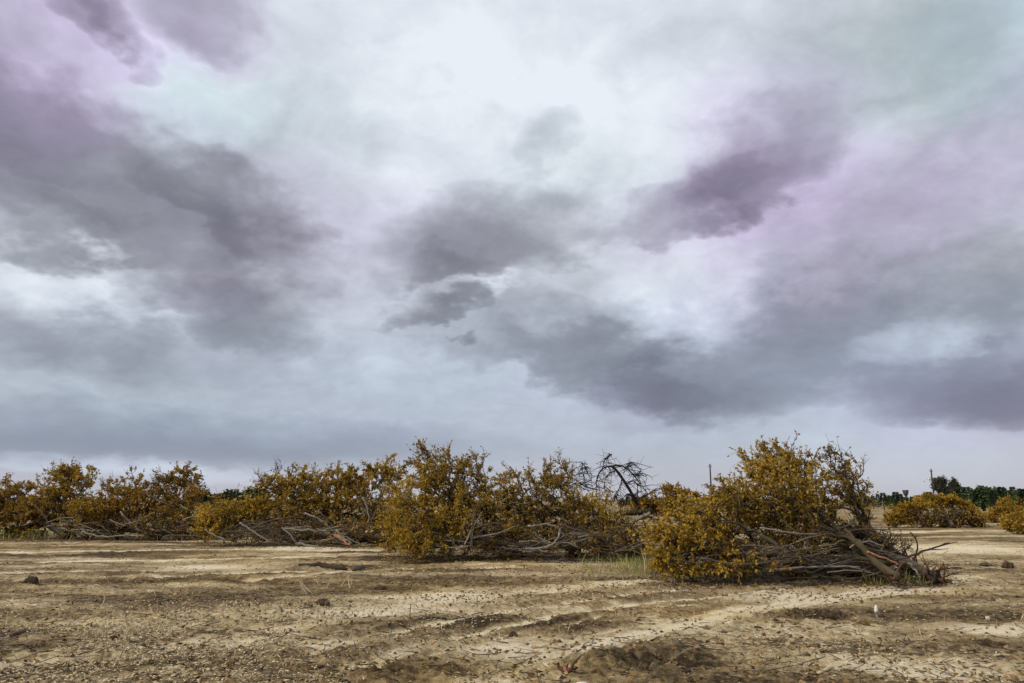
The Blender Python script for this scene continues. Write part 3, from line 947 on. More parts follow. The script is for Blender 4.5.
rp = at(628, 536, 22.8)
dead = empty('dead_tree', (rp[0], rp[1], 0))
tag(dead, 'leafless dead tree whose limbs arch against the sky above the middle heap', 'dead tree')
org = np.array(dead.location)
t = MB()
t.tube(px_path([(650, 535), (642, 514), (634, 497), (626, 484), (618, 472), (612, 466)], 22.8), np.linspace(.06, .035, 14), 9, .15)
t.build('trunk', M['bark_dark'], dead, org, True)
LIMBS = [
    ([(612, 466), (604, 467), (598, 474), (596, 484), (597, 496)], .042),
    ([(613, 466), (621, 465), (629, 470), (636, 478), (642, 486), (648, 494)], .042),
    ([(616, 470), (608, 474), (604, 482), (605, 492)], .03),
    ([(622, 478), (620, 488), (614, 496)], .028),
    ([(626, 484), (634, 480), (638, 486), (637, 497)], .028),
    ([(604, 467), (603, 462), (607, 457), (611, 454)], .02),
    ([(628, 470), (628, 466), (631, 462)], .018),
    ([(634, 476), (640, 474), (641, 470)], .014),
    ([(598, 490), (586, 487), (576, 480), (567, 474)], .03),
    ([(586, 487), (583, 474), (582, 462)], .016),
    ([(592, 482), (587, 472), (585, 466)], .014),
    ([(578, 482), (570, 486), (560, 486)], .018),
    ([(640, 498), (648, 494), (655, 489)], .018),
    ([(634, 500), (628, 492), (622, 500), (610, 502)], .02),
]
for pts, r in LIMBS:
    m_ = MB()
    path = px_path([(x, y, rng.uniform(-.15, .15)) for x, y in pts], 22.6)
    m_.tube(path, np.linspace(r * .75, .008, len(path)), 6, .2)
    for _ in range(20):
        k = int(rng.integers(2, len(path)))
        e = path[k] + rng.normal(size=3) * np.array([.2, .2, .10]) + np.array([0, 0, -.09])
        m_.tube(bez(path[k], (path[k] + e) / 2 + rng.normal(size=3) * .05, e, 4), np.linspace(.011, .006, 4), 4)
        s0 = np.repeat(e[None], 2, 0)
        m_.sticks(s0, s0 + rng.normal(size=(2, 3)) * .12, .006, .003)
    m_.build('limb', M['bark_dark'], dead, org, True)


# ------------------------------------------------------------------ loose branches and logs
def branch(label, pts, d, r, mat='bark', group=None, forks=2, name='broken_branch', cat='branch', ends=True):
    r *= .68
    path = px_path([(*p, 0) if len(p) == 2 else p for p in pts], d)
    path[1:-1] += rng.normal(size=(len(path) - 2, 3)) * r * .35
    for k in range(len(path)):
        path[k, 2] = max(path[k, 2], r * .7)
    m_ = MB()
    m_.tube(path, np.linspace(r, r * .45, len(path)), 8, .18)
    for _ in range(forks):
        k = int(rng.integers(2, len(path) - 1))
        Lb = np.linalg.norm(path[-1] - path[0]) * rng.uniform(.18, .4)
        e = path[k] + unit(unit(path[-1] - path[k - 1]) + rng.normal(size=3) * .55) * Lb
        e[2] = max(e[2], .03)
        m_.tube(bez(path[k], (path[k] + e) / 2 + rng.normal(size=3) * Lb * .08, e, 5), np.linspace(r * .5, r * .15, 5), 5, .2)
    org = np.array([path[:, 0].mean(), path[:, 1].mean(), 0])
    o = m_.build(name, M[mat], None, org, True)
    return tag(o, label, cat, group)


gR = 'loose bare branches in the nearest heap'
lR = 'bare grey broken branch caught in the lower tangle of the nearest heap'
for pts, d, r, mt in [
    ([(700, 558), (740, 566), (790, 560), (840, 548)], 14.6, .04, 'bark'),
    ([(770, 570), (820, 566), (860, 567)], 14.5, .035, 'bark_pale'),
    ([(760, 528), (790, 533), (830, 535)], 14.9, .03, 'bark_pale'),
    ([(785, 552), (815, 548), (845, 541)], 14.6, .045, 'bark_olive'),
    ([(800, 540), (830, 533), (858, 520)], 14.7, .03, 'bark'),
    ([(835, 535), (860, 528), (890, 530)], 15.0, .03, 'bark'),
    ([(850, 548), (866, 540), (884, 546)], 14.6, .025, 'bark_pale'),
    ([(838, 520), (860, 530), (888, 552)], 15.1, .045, 'bark_dark'),
    ([(855, 525), (880, 532), (893, 550)], 15.3, .035, 'bark'),
    ([(742, 545), (775, 548), (812, 556)], 14.8, .03, 'bark'),
    ([(725, 572), (765, 574), (805, 570)], 14.6, .025, 'bark_dark'),
    ([(868, 540), (880, 548), (888, 562)], 14.9, .05, 'bark'),
    ([(842, 556), (880, 561), (918, 566)], 14.7, .055, 'bark_olive'),
    ([(785, 563), (800, 552), (815, 530)], 15.0, .03, 'bark'),
]: branch(lR, pts, d, r, mt, gR)
branch('long dark crooked branch reaching out of the nearest heap over the sand', [(880, 566), (905, 559), (925, 550), (950, 543)], 15.0, .04, 'bark_dark', forks=3)
branch('thin dark branch curling upright at the bare end of the nearest heap', [(912, 564), (918, 550), (916, 538), (910, 532)], 15.1, .03, 'bark_dark', forks=1)
branch('raw pinkish split branch lying across the root end of the nearest heap', [(868, 552), (885, 558), (900, 565)], 14.4, .03, 'cut', forks=0)
branch('short pale stub of wood leaning at the root end of the nearest heap', [(909, 563), (915, 570), (920, 578)], 14.4, .04, 'bark_pale', forks=0)

gM = 'loose bare branches in the middle heap'
lM = 'bare pale broken branch in the dark foot of the middle heap'
for pts, d, r, mt in [
    ([(525, 549), (545, 548), (556, 542), (560, 532)], 19.5, .05, 'bark_pale'),
    ([(528, 526), (540, 524), (555, 525), (565, 536)], 19.8, .05, 'bark_pale'),
    ([(535, 534), (550, 545), (558, 549)], 19.7, .035, 'bark_pale'),
    ([(545, 530), (556, 540), (568, 549)], 19.9, .035, 'bark'),
    ([(436, 546), (450, 548), (470, 546)], 19.6, .035, 'bark_pale'),
    ([(448, 535), (456, 546), (464, 550)], 19.7, .03, 'bark'),
    ([(500, 547), (515, 550), (530, 547)], 19.5, .035, 'bark'),
    ([(510, 502), (530, 505), (545, 492)], 20.2, .03, 'bark'),
    ([(560, 524), (580, 532), (600, 536)], 20.1, .05, 'bark'),
    ([(590, 538), (612, 543), (632, 541)], 20.2, .05, 'bark_dark'),
    ([(470, 530), (490, 522), (515, 528)], 20.0, .03, 'bark'),
    ([(600, 545), (620, 549), (640, 546)], 20.1, .04, 'bark'),
    ([(480, 552), (500, 553), (520, 555)], 19.4, .03, 'bark_dark'),
]: branch(lM, pts, d, r, mt, gM)


def tangle(label, group, n, box, ang, length, d, rad, mats):
    """more loose branches, each one its own object"""
    for _ in range(n):
        x, y = rng.uniform(box[0], box[1]), rng.uniform(box[2], box[3])
        a = R(rng.uniform(*ang))
        L = rng.uniform(*length)
        dx, dy = math.cos(a) * L, -math.sin(a) * L
        b_ = rng.normal() * L * .10
        y2 = min(y + dy, box[3] + 3)
        branch(label, [(x, y), (x + dx * .5, (y + y2) / 2 + b_), (x + dx, y2)], rng.uniform(*d), rng.uniform(*rad), mats[int(rng.integers(len(mats)))], group, int(rng.integers(1, 4)))



def log(label, a, b, d, r, mat='bark', cutmat='cut', db=0.0, group=None):
    p0, p1 = at(*a, d), at(*b, d + db)
    for p in (p0, p1): p[2] = max(p[2], hgt(p[0], p[1]) + r * .8)
    org = (p0 + p1) / 2
    org[2] = hgt(org[0], org[1])
    o = empty('log', org)
    tag(o, label, 'log', group)
    pts = np.linspace(p0, p1, 9)
    pts[1:-1] += rng.normal(size=(7, 3)) * r * .1
    m_ = MB()
    m_.tube(pts, r * (1 + .08 * rng.normal(size=9)), 14, .1)
    m_.build('bark', M[mat], o, org, True)
    ax = unit(p1 - p0)
    for e, s in ((p0, -1), (p1, 1)):
        c = MB()
        c.tube(np.array([e - ax * s * .01, e + ax * s * .006]), np.array([r * .9, r * .88]), 14, .06)
        c.build('cut_end', M[cutmat], o, org)
    return o


log('thick dark log lying on the right shoulder of the middle heap below the dead tree', (614, 514), (652, 511), 22.0, .075, 'bark_dark', 'bark_pale')
log('dark log sloping down beneath the thick log of the middle heap', (622, 521), (648, 541), 21.6, .075, 'bark_dark', 'bark_pale', -.6)
log('pale log poking upward under the thick log of the middle heap', (630, 523), (650, 513), 21.5, .05, 'bark_pale', 'bark_pale')
log('short log with a pale cut face showing among the middle heap branches', (572, 534), (588, 536), 19.9, .06, 'bark', 'bark_pale')
branch('short orange raw split log lying at the foot of the long heap', [(335, 534), (341, 540), (350, 545)], 25.4, .10, 'cut', forks=0, name='split_log', cat='log')
branch('curved grey bough beside the orange raw split log', [(336, 530), (344, 538), (352, 543)], 25.6, .075, 'bark_pale', forks=0)

gL = 'loose bare branches in the long heap'
lL = 'bare grey broken branch lying in the lower tangle of the long heap'
for pts, d, r, mt in [
    ([(205, 530), (216, 536), (228, 541)], 25.6, .05, 'bark_pale'),
    ([(240, 523), (255, 533), (270, 542)], 25.6, .05, 'bark_pale'),
    ([(262, 522), (272, 530), (274, 541)], 25.8, .045, 'bark'),
    ([(284, 529), (305, 530), (328, 531)], 25.7, .055, 'bark_pale'),
    ([(282, 528), (290, 534), (296, 542)], 25.6, .04, 'bark_pale'),
    ([(305, 513), (322, 520), (333, 531)], 26.0, .05, 'bark_pale'),
    ([(318, 510), (328, 520), (336, 530)], 26.1, .04, 'bark'),
    ([(300, 541), (320, 542), (338, 538)], 25.6, .05, 'bark'),
    ([(363, 498), (368, 510), (370, 526)], 26.2, .05, 'bark_pale'),
    ([(376, 510), (372, 520), (368, 530)], 26.2, .045, 'bark'),
    ([(225, 532), (250, 531), (280, 529)], 26.0, .04, 'bark'),
]: branch(lL, pts, d, r, mt, gL, forks=1)
branch('pale fallen limb with a broken fork on bare soil before the long heap', [(296, 543), (306, 545), (318, 546)], 25.0, .07, 'bark_pale', forks=1)

gK = 'loose bare branches in the farthest-left heap'
lK = 'bare pale broken branch crossing the dark foot of the farthest-left heap'
for pts, d, r, mt in [
    ([(82, 532), (100, 537), (120, 536), (138, 534)], 29.6, .06, 'bark_pale'),
    ([(120, 512), (132, 524), (146, 534)], 30.2, .055, 'bark_pale'),
    ([(150, 495), (164, 503), (175, 507)], 30.6, .05, 'bark'),
    ([(100, 525), (108, 531), (112, 536)], 30.0, .045, 'bark'),
    ([(35, 505), (45, 516), (50, 528)], 30.3, .05, 'bark'),
    ([(150, 520), (160, 528), (176, 536)], 30.2, .05, 'bark'),
    ([(180, 505), (192, 512), (204, 512)], 30.6, .05, 'bark_pale'),
    ([(60, 520), (80, 524), (100, 522)], 30.2, .045, 'bark'),
    ([(165, 536), (185, 535), (205, 537)], 30.0, .05, 'bark'),
]: branch(lK, pts, d, r, mt, gK, forks=1)

tangle(lR, gR, 11, (855, 910, 552, 572), (150, 190), (40, 100), (14.5, 15.1), (.012, .03), ('bark', 'bark_dark', 'bark', 'bark_olive'))
tangle(lR, gR, 8, (720, 850, 548, 574), (-15, 25), (40, 90), (14.6, 15.1), (.014, .03), ('bark', 'bark_pale'))
tangle(lM, gM, 22, (470, 620, 534, 553), (-40, 40), (20, 48), (19.5, 20.2), (.016, .036), ('bark', 'bark_pale', 'bark_pale'))
tangle(lM, gM, 10, (425, 480, 530, 552), (-30, 90), (20, 40), (19.5, 19.9), (.018, .035), ('bark', 'bark_pale'))
tangle(lL, gL, 22, (215, 385, 524, 542), (-35, 25), (18, 42), (25.7, 26.5), (.02, .045), ('bark', 'bark_pale'))
tangle(lK, gK, 20, (40, 195, 518, 537), (-35, 35), (16, 38), (29.8, 30.6), (.022, .05), ('bark', 'bark_pale'))


# ------------------------------------------------------------------ far trees, poles, tower
def crown_mesh(kind, h, seed):
    global rng
    keep = rng
    rng = np.random.default_rng(seed)
    lv, tr = MB(), MB()
    tr.tube(np.array([[0, 0, 0], [.03, 0, h * .4], [0, .02, h * .9]]), np.array([.11, .08, .02]), 6)
    if kind == 'pine':
        n = 900
        t = rng.random(n) ** .8
        z = h * (.12 + .88 * t)
        rad = h * .30 * (1 - t) ** .8 * (0.55 + .45 * np.abs(np.sin(t * 22))) * rng.random(n) ** .4 + .05
        a = rng.random(n) * 6.283
        p = np.stack([rad * np.cos(a), rad * np.sin(a), z], -1)
        d = np.stack([np.cos(a), np.sin(a), .1 + .4 * rng.random(n)], -1)
        lv.leaves(p, d, .32, .12)
    else:
        P_, D_ = [], []
        for _ in range(16):
            u = rng.normal(size=3)
            u /= np.linalg.norm(u)
            c = np.array([0, 0, h * .62]) + u * np.array([h * .2, h * .2, h * .32]) * rng.uniform(.4, 1)
            tr.tube(bez(np.array([0, 0, h * .3]), np.array([0, 0, h * .5]), c, 5), np.linspace(.06, .015, 5), 5)
            m_ = 110
            q = rng.normal(size=(m_, 3)) * h * .075
            P_.append(c + q)
            D_.append(rng.normal(size=(m_, 3)))
        lv.leaves(np.vstack(P_), np.vstack(D_), .34, .22)
    rng = keep
    return lv, tr


PROTO = {}
for key, kind, h, mt in [(k, 'pine' if k < 4 else 'broad', 1.0 * hh_, 'leaf_green') for k, hh_ in enumerate((3.4, 3.0, 3.8, 2.7, 3.0, 2.6))]:
    lv, tr = crown_mesh(kind, h, 70 + key)
    PROTO[key] = (lv.mesh('crown', M[mt]), tr.mesh('trunk', M['bark_dark'], None, True), h, kind)
first = {}


def far_tree(px, top, d, key, label, group):
    cm, tm, h, kind = PROTO[key]
    x = (px - W / 2) / F * d / math.cos(PITCH) * (math.cos(PITCH))
    x = at(px, 505, d)[0]
    z = at(px, top, d)[2]
    s = z / h
    r_ = empty('pine_tree' if kind == 'pine' else 'bushy_tree', (x, d, 0))
    r_.scale = (s * rng.uniform(.8, 1.7), s * rng.uniform(.8, 1.7), s)
    r_.rotation_euler.z = rng.uniform(0, 6)
    tag(r_, label, 'tree', group)
    for nm, me in (('trunk', tm), ('crown', cm)):
        c = bpy.data.objects.new(nm, me)
        COL.objects.link(c)
        c.parent = r_


def row(x0, x1, step, tops, d0, d1, label, group):
    x = x0
    while x < x1:
        far_tree(x, rng.uniform(*tops), rng.uniform(d0, d1), int(rng.integers(0, 6)), label, group)
        x += step * rng.uniform(.7, 1.3)


row(852, 900, 5.5, (488, 497), 105, 150, 'dark green tree in the distant row between the nearest heap and the far mound', 'distant trees left of the far mound')
row(900, 966, 6, (491, 498), 105, 150, 'dark green tree in the distant row directly behind the far rounded mound', 'distant trees behind the far mound')
row(962, 1080, 5, (487, 497), 92, 150, 'dark green tree in the distant row past the far mound and the tall pair', 'distant trees right of the far mound')
row(190, 262, 5, (489, 495), 105, 130, 'dark green tree in the distance seen in the gap between the two left heaps', 'distant trees in the gap between the left heaps')
row(622, 705, 6, (496, 500), 110, 135, 'dark green tree in the distance behind the dead arching tree and low brown crown', 'distant trees behind the middle heaps')


def tall_tree(px, top, d, wpx, label, seed):
    global rng
    keep = rng
    rng = np.random.default_rng(seed)
    b = at(px, 505, d)
    h = at(px, top, d)[2]
    o = empty('tall_tree', (b[0], d, 0))
    tag(o, label, 'tree', None)
    wr = wpx * d / F / 2
    tr, lv = MB(), MB()
    tr.tube(np.array([[0, 0, 0], [.05, 0, h * .4], [0, .05, h * .85]]), np.array([.22, .16, .04]), 8)
    P_, D_ = [], []
    for _ in range(26):
        u = rng.normal(size=3)
        u /= np.linalg.norm(u)
        c = np.array([0, 0, h * .68]) + u * np.array([wr, wr, h * .27]) * rng.uniform(.3, 1)
        c[2] = min(c[2], h * .95)
        tr.tube(bez(np.array([0, 0, h * rng.uniform(.3, .6)]), np.array([0, 0, h * .6]), c, 5), np.linspace(.07, .02, 5), 5)
        q = rng.normal(size=(130, 3)) * np.array([wr * .26, wr * .26, h * .05])
        P_.append(c + q)
        D_.append(rng.normal(size=(130, 3)))
    lv.leaves(np.vstack(P_), np.vstack(D_), .34, .24)
    tr.build('trunk', M['bark_dark'], o, None, True)
    lv.build('crown', M['leaf_dusk'], o)
    rng = keep


tall_tree(944, 475, 150, 15, 'tall dark tree with wide crown next to the pole behind the far rounded mound', 5)
tall_tree(957, 477, 152, 9, 'tall dark tree with narrow crown, farther from the pole behind the far mound', 8)


def pole(label, px, top, d, r=.14):
    b = at(px, 505, d)
    h = at(px, top, d)[2]
    o = empty('utility_pole', (b[0], d, 0))
    tag(o, label, 'pole')
    m_ = MB()
    m_.tube(np.array([[0, 0, -.2], [0, 0, h * .5], [.02, 0, h]]), np.array([r * 1.15, r, r * .85]), 10)
    m_.build('post', M['pole'], o, None, True)
    for s in (-1, 1):
        c = MB()
        c.tube(np.array([[s * .05, 0, h - .5], [s * .24, 0, h - .42], [s * .26, 0, h - .25]]), np.array([.03, .03, .05]), 6)
        c.build('insulator', M['metal'], o, None, True)


pole('thin dark utility pole standing up behind the leafy slope of the nearest heap', 712, 464, 115, .12)
pole('grey utility pole standing beside the tall dark trees behind the far mound', 935, 469, 130, .13)

b = at(907, 505, 210)
top = at(907, 490, 210)[2]
o = empty('water_tower', (b[0], 210, 0))
tag(o, 'small dark cup-shaped water tower above the distant trees by the far mound', 'tower')
m_ = MB()
m_.tube(np.array([[0, 0, 0], [0, 0, top - 1.3]]), np.array([.42, .34]), 12)
m_.build('shaft', M['metal'], o, None, True)
m_ = MB()
m_.tube(np.array([[0, 0, top - 1.5], [0, 0, top - 1.1], [0, 0, top - .15], [0, 0, top]]), np.array([.4, .62, .82, .78]), 16)
m_.build('tank', M['metal'], o, None, True)


# ------------------------------------------------------------------ small things on the ground
def clod(label, px, py, wpx, hpx, mat='clod', name='soil_clod', cat='clod', group=None):
    c = G3(px, py)
    k = c[1] / F
    m_ = MB()
    a, hgt_ = wpx * k / 2, hpx * k
    m_.lump((0, 0, hgt_ * .3), a * .85, a * .6, hgt_ * .6, .3, 13, 9)
    for _ in range(9):
        m_.lump((rng.uniform(-a, a) * .75, rng.uniform(-a, a) * .5, hgt_ * rng.uniform(.1, .5)), a * .38, a * .3, hgt_ * .36, .38, 8, 6)
    o = m_.build(name, M[mat], None, None, False)
    o.location = tuple(c)
    return tag(o, label, cat, group)


clod('lone black soil clod on the sandy ground before the farthest-left heap', 30, 584, 13, 9)
clod('dark soil clod on pale sand, at the edge of the view past the nearest heap', 1007, 568, 12, 7)
clod('flat dark soil clod on pale sand between the edge clod and the nearest heap', 986, 566, 13, 4)
clod('dark clump of earth on pale ground before the near end of the middle heap', 381, 587, 12, 4)
clod('dark jagged lump of turned earth behind the pale sand in the left field', 322, 607, 16, 8)
clod('dark reddish lump of turned earth on the soil patch left of the bottle', 828, 620, 16, 8)
clod('dark clod lodged beside the pit in the big foreground soil patch', 668, 664, 26, 8)
clod('small dark earth clump on the vehicle track in the foreground', 513, 638, 9, 5)
clod('small pale stone lying on brown soil right of the white bottle', 988, 619, 5, 4, 'stone', 'stone', 'stone')
clod('dark earth clump under the trunk of the nearest heap', 886, 583, 22, 13)


def stalk(label, paths, mat='straw', r=.006, name='dry_stalk', cat='dry stalk', group=None):
    """paths: pixel polylines; the first point of each is on the ground"""
    base = G3(*paths[0][0])
    o = empty(name, base) if len(paths) > 1 else None
    for pts in paths:
        m_ = MB()
        d = gp(*pts[0])[1]
        p = px_path([(x, y, rng.uniform(-.04, .04)) for x, y in pts], d)
        p[:, 2] += base[2]
        m_.tube(p, np.linspace(r, r * .6, len(p)), 5, .1)
        if o is None: return tag(m_.build(name, M[mat], None, base), label, cat, group)
        m_.build('stem', M[mat], o, base)
    return tag(o, label, cat, group)


stalk('pale dry stalk bent into a narrow loop in the left field', [[(101, 606), (105, 600), (104, 592), (101, 585), (93, 584), (95, 592), (101, 600)]], r=.011)
stalk('two pale dry stems crossing low beside the dark fallen log', [[(307, 590), (303, 583), (300, 578)], [(311, 589), (304, 582), (301, 576)], [(306, 589), (298, 581), (296, 579)]], r=.012)
stalk('pale forked dry weed standing between the two other dry weeds', [[(327, 587), (330, 580), (332, 576)], [(319, 585), (317, 580), (312, 576)], [(320, 586), (320, 582)]], r=.009)
stalk('tallest pale dry weed spreading three stems near the middle heap', [[(350, 586), (348, 578), (349, 572)], [(341, 585), (346, 577), (349, 574)], [(352, 583), (351, 577)]], r=.011)
stalk('tall pale dry stalk standing at the leafy tip of the nearest heap', [[(645, 572), (645, 562), (642, 552), (641, 548)]], r=.016)
stalk('single thin straw standing upright on the track in the foreground', [[(605, 612), (605, 603), (606, 597)]], r=.006)
stalk('short dark weed stem standing on pale sand in the left field', [[(410, 622), (410, 613), (411, 608)]], 'bark_dark', .007)
stalk('slender brown weed stem standing on sand behind the track', [[(477, 608), (477, 601), (478, 597)]], 'bark', .007)


def stick(label, a, b, r, mat='straw', name='stick', cat='stick', bend=.02):
    p0, p1 = G3(*a, r * .8), G3(*b, r * .8)
    mid = (p0 + p1) / 2 + np.array([0, 0, bend])
    m_ = MB()
    pts = bez(p0, mid, p1, 8)
    pts[:, 2] = [hgt(p[0], p[1]) + r * .7 for p in pts]
    pts[1:-1] += rng.normal(size=(6, 3)) * r * .25
    m_.tube(pts, r * np.array([.7, 1, 1.05, 1, .95, .9, .8, .5]), 8, .25)
    org = pts.mean(0)
    o = m_.build(name, M[mat], None, org, True)
    return tag(o, label, cat)


stick('pale straight stick, farthest of three lying on dark soil at the view edge', (993, 654), (1011, 653), .016)
stick('thin pale stick, middle one of three lying on dark soil at the view edge', (979, 666), (996, 665), .013)
stick('long pale stick, nearest of three lying on dark soil at the view edge', (970, 680), (993, 680), .018)
stick('pale flat strip of wood lying diagonally on the foreground soil', (818, 677), (856, 667), .016, 'straw')
stick('long black charred log lying flat on the field before the long heap', (299, 568), (347, 571), .05, 'bark_dark', 'charred_log', 'log')
stick('brown weathered stick continuing past the black charred log', (352, 571), (364, 570), .06, 'bark', 'stick', 'stick')
stick('curved bark strip lying on sand beneath the trunk of the nearest heap', (808, 585), (832, 584), .05, 'bark')
stick('pale sliver of wood on the sand below the nearest heap', (813, 579), (821, 579), .03, 'white', 'wood_sliver', 'wood sliver')
stick('thin dark twig lying on sand by the track below the middle heap', (418, 621), (465, 617), .014, 'bark')
stick('dark broken stick lying on brown soil in the left field', (2, 636), (46, 627), .02, 'bark')
stick('dark twig lying on pale soil past the long dark branch', (930, 571), (965, 568), .02, 'bark_dark')

# broken stump with splintered orange wood
c = G3(566, 676)
o = empty('stump', c)
tag(o, 'splintered broken stump with orange wood at the bottom of the foreground', 'stump')
m_ = MB()
m_.tube(np.array([[0, 0, -.05], [.01, 0, .02], [.0, .01, .05]]), np.array([.075, .055, .03]), 9, .5)
m_.lump((.03, -.03, .01), .07, .05, .05, .4, 11, 8)
m_.build('base', M['bark_dark'], o, None, False)
for ang, tilt, L, mt in ((2.9, 1.0, .15, 'root'), (2.3, .6, .10, 'cut'), (.3, .75, .22, 'root'), (.9, .6, .09, 'cut'), (3.3, 1.2, .10, 'root'), (.1, 1.2, .12, 'bark_dark')):
    d = np.array([math.cos(ang) * math.sin(tilt), rng.uniform(-.3, .3) * math.sin(tilt), math.cos(tilt)])
    sp_ = MB()
    pts = bez(np.array([.0, 0, .02]), np.array([0, 0, .03]) + d * L * .5 + rng.normal(size=3) * .03, d * L + np.array([0, 0, .04]), 7)
    pts[1:-1] += rng.normal(size=(5, 3)) * .007
    sp_.tube(pts, np.array([.022, .022, .018, .016, .012, .008, .004]), 6, .5)
    sp_.build('splinter', M[mt], o, None, False)

# white bottle
c = G3(877, 616)
k = c[1] / F
k *= .78
o = empty('plastic_bottle', c)
tag(o, 'small white plastic bottle standing upright on the bare soil', 'bottle')
m_ = MB()
m_.tube(np.array([[.0, 0, .02 + k * 4], [.0, 0, k * 5], [-.003, 0, k * 9], [-.004, 0, k * 11.5], [.0, 0, k * 13]]), np.array([.024, .029, .027, .024, .014]), 14)
m_.build('body', M['white'], o, None, True)
m_ = MB()
m_.tube(np.array([[0, 0, k * 13], [.006, 0, k * 14]]), np.array([.015, .017]), 12)
m_.build('cap', M['white'], o, None, True)
m_ = MB()
m_.tube(np.array([[.0, 0, -.02], [.0, 0, k * 2.0], [.0, 0, .022 + k * 4]]), np.array([.026, .02, .022]), 10, .15)
m_.build('peg', M['bark_pale'], o, None, True)

# white crumpled scrap at the bottom edge
c = G3(582, 690)
m_ = MB()
m_.lump((0, 0, .012), .085, .05, .03, .3, 12, 7)
o = m_.build('plastic_scrap', M['white'], None, None, True)
o.location = tuple(c)
tag(o, 'white crumpled plastic scrap beside the splintered stump', 'scrap')


# ------------------------------------------------------------------ countless small litter
def scatter(n, px0, px1, py0, py1, weight=None):
    px, py = rng.uniform(px0, px1, n), rng.uniform(py0, py1, n)
    k = np.tan(PITCH + np.arctan((py - H / 2) / F) - PITCH * 2) if False else None
    pts = np.array([gp(a, b) for a, b in zip(px, py)])
    f = ground_fields(pts[:, 0], pts[:, 1])
    pts[:, 2] = f[0]
    if weight is not None:
        keep = rng.random(n) < weight(*f[1:]) * np.clip(.5 + 2.6 * fbm(pts[:, 0] * 1.1, pts[:, 1] * 1.1, 3, 91), .05, 1.4)
        pts = pts[keep]
    return pts


def flakes(pts, L, Wd):
    m_ = MB()
    n = len(pts)
    a = rng.random(n) * 6.283
    d = np.stack([np.cos(a), np.sin(a), rng.normal(size=n) * .22], -1)
    s = np.stack([-np.sin(a), np.cos(a), rng.normal(size=n) * .3], -1)
    L = L * (.4 + 1.1 * rng.random((n, 1)))
    Wd = Wd * (.5 + rng.random((n, 1)))
    c = pts + np.array([0, 0, .008])
    up = np.array([0, 0, .006])
    b = [c - d * L / 2 - s * Wd / 2, c + d * L / 2 - s * Wd * .3, c + d * L * .45 + s * Wd / 2, c - d * L / 2 + s * Wd * .4]
    v = np.stack(b + [q + up for q in b], 1)
    q = np.array([[4, 5, 6, 7], [0, 1, 5, 4], [1, 2, 6, 5], [2, 3, 7, 6], [3, 0, 4, 7]])[None] + np.arange(n)[:, None, None] * 8
    m_.add(v, q.reshape(-1, 4))
    return m_


def many(n, *a, weight=None): return scatter(n, *a, weight=weight)


chips = np.vstack([many(14000, -60, 1090, 590, 700, weight=lambda s, d, w: .10 + .8 * w - .3 * s), many(26000, -60, 500, 600, 700, weight=lambda s, d, w: .2 + 1.0 * w),
                   many(1800, -40, 1070, 560, 620)])
tag(flakes(chips, .030, .011).build('wood_chip_litter', M['chip']), 'pale wood chips and straw bits littering the soil', 'litter', kind='stuff')
lit = np.vstack([many(5000, -40, 1070, 540, 690), many(2500, 380, 980, 550, 600), many(2600, 640, 950, 566, 588), many(2200, 380, 650, 548, 563), many(1500, 195, 400, 538, 549), many(1500, -30, 210, 532, 542)])
lm = MB()
lm.leaves(lit + np.array([0, 0, .01]), np.stack([rng.normal(size=len(lit)), rng.normal(size=len(lit)), rng.normal(size=len(lit)) * .25], -1), .06, .035)
tag(lm.build('fallen_leaf_litter', M['litter']), 'dry fallen leaves strewn over the ground', 'litter', kind='stuff')

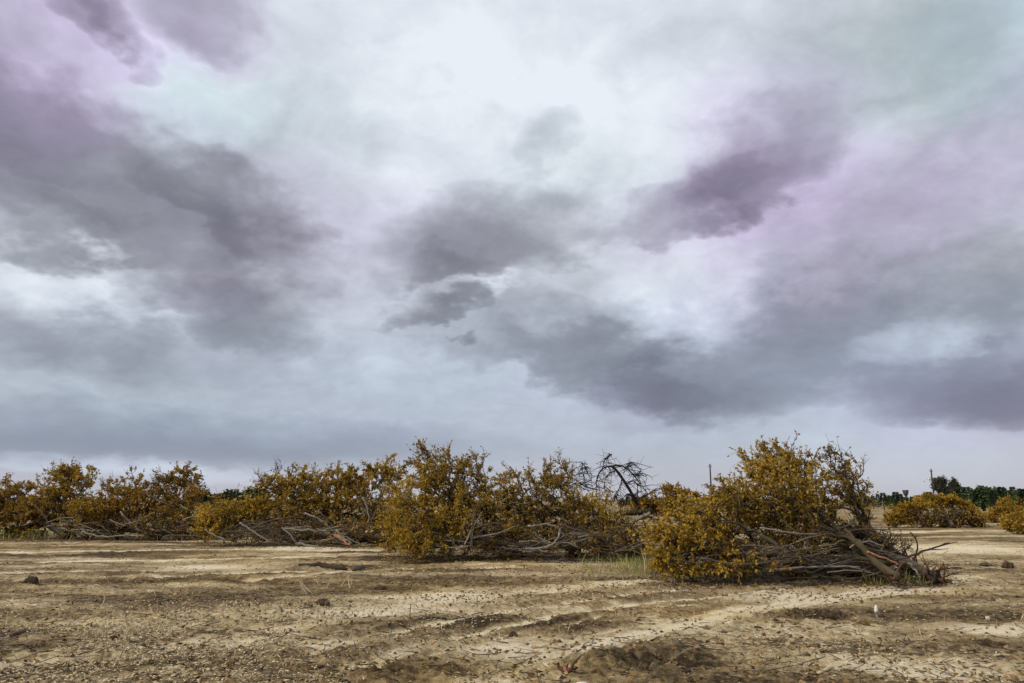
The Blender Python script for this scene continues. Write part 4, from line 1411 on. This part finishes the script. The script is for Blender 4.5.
cr = MB()
cp = np.vstack([many(2600, 530, 740, 636, 700, weight=lambda s, d, w: d), many(1300, 250, 470, 650, 700, weight=lambda s, d, w: d), many(600, 745, 850, 605, 625, weight=lambda s, d, w: d),
                many(600, 260, 350, 596, 614, weight=lambda s, d, w: d), many(2200, -60, 1090, 570, 700, weight=lambda s, d, w: 1 - .85 * s), many(400, 640, 960, 570, 590)])
for p in cp:
    s = .007 + .030 * rng.random() ** 4
    s *= max(1.0, p[1] / 14)
    cr.lump(p + np.array([0, 0, s * .15]), s * rng.uniform(.7, 1.9), s * rng.uniform(.6, 1.2), s * .6, .42, 6, 4)
tag(cr.build('soil_crumb_litter', M['crumb']), 'crumbled clods of dark turned soil', 'soil', kind='stuff')

tw = np.vstack([many(1300, -40, 1070, 545, 690), many(900, 650, 960, 568, 588), many(600, 400, 650, 550, 562), many(500, -30, 400, 534, 549)])
a = rng.random(len(tw)) * 6.283
L = rng.uniform(.06, .3, len(tw))
d = np.stack([np.cos(a) * L, np.sin(a) * L, rng.random(len(tw)) * .05], -1)
m_ = MB()
m_.sticks(tw + np.array([0, 0, .01]), tw + d + np.array([0, 0, .015]), rng.uniform(.003, .008, len(tw)), .003)
tag(m_.build('twig_litter', M['bark']), 'small broken twigs strewn over the field', 'litter', kind='stuff')


def blades(pts, hmin, hmax, wd, mat, name, label, cat):
    n = len(pts)
    m_ = MB()
    hv = rng.uniform(hmin, hmax, n)
    lean = rng.normal(size=(n, 2)) * .35
    top = pts + np.stack([lean[:, 0] * hv, lean[:, 1] * hv, hv], -1)
    m_.leaves(pts, top - pts, hv, wd)
    return tag(m_.build(name, M[mat]), label, cat, kind='stuff')


weeds = np.vstack([many(260, 580, 660, 560, 580), many(240, 618, 652, 560, 577), many(300, 690, 800, 572, 580), many(240, 860, 930, 578, 586)])
blades(weeds, .06, .32, .014, 'weed', 'green_weeds', 'thin green and straw coloured weeds below the nearest heap', 'weeds')
w2 = np.vstack([many(900, -40, 50, 532, 540), many(200, 50, 210, 536, 541)])
blades(w2, .1, .4, .03, 'weed', 'green_grass', 'patch of green grass along the foot of the farthest-left heap', 'grass')
st = np.vstack([many(1000, -40, 1070, 545, 640), many(400, 540, 680, 560, 600), many(300, -40, 300, 580, 640)])
blades(st, .03, .14, .008, 'straw', 'dry_grass', 'sparse dry grass stubble over the field', 'grass')
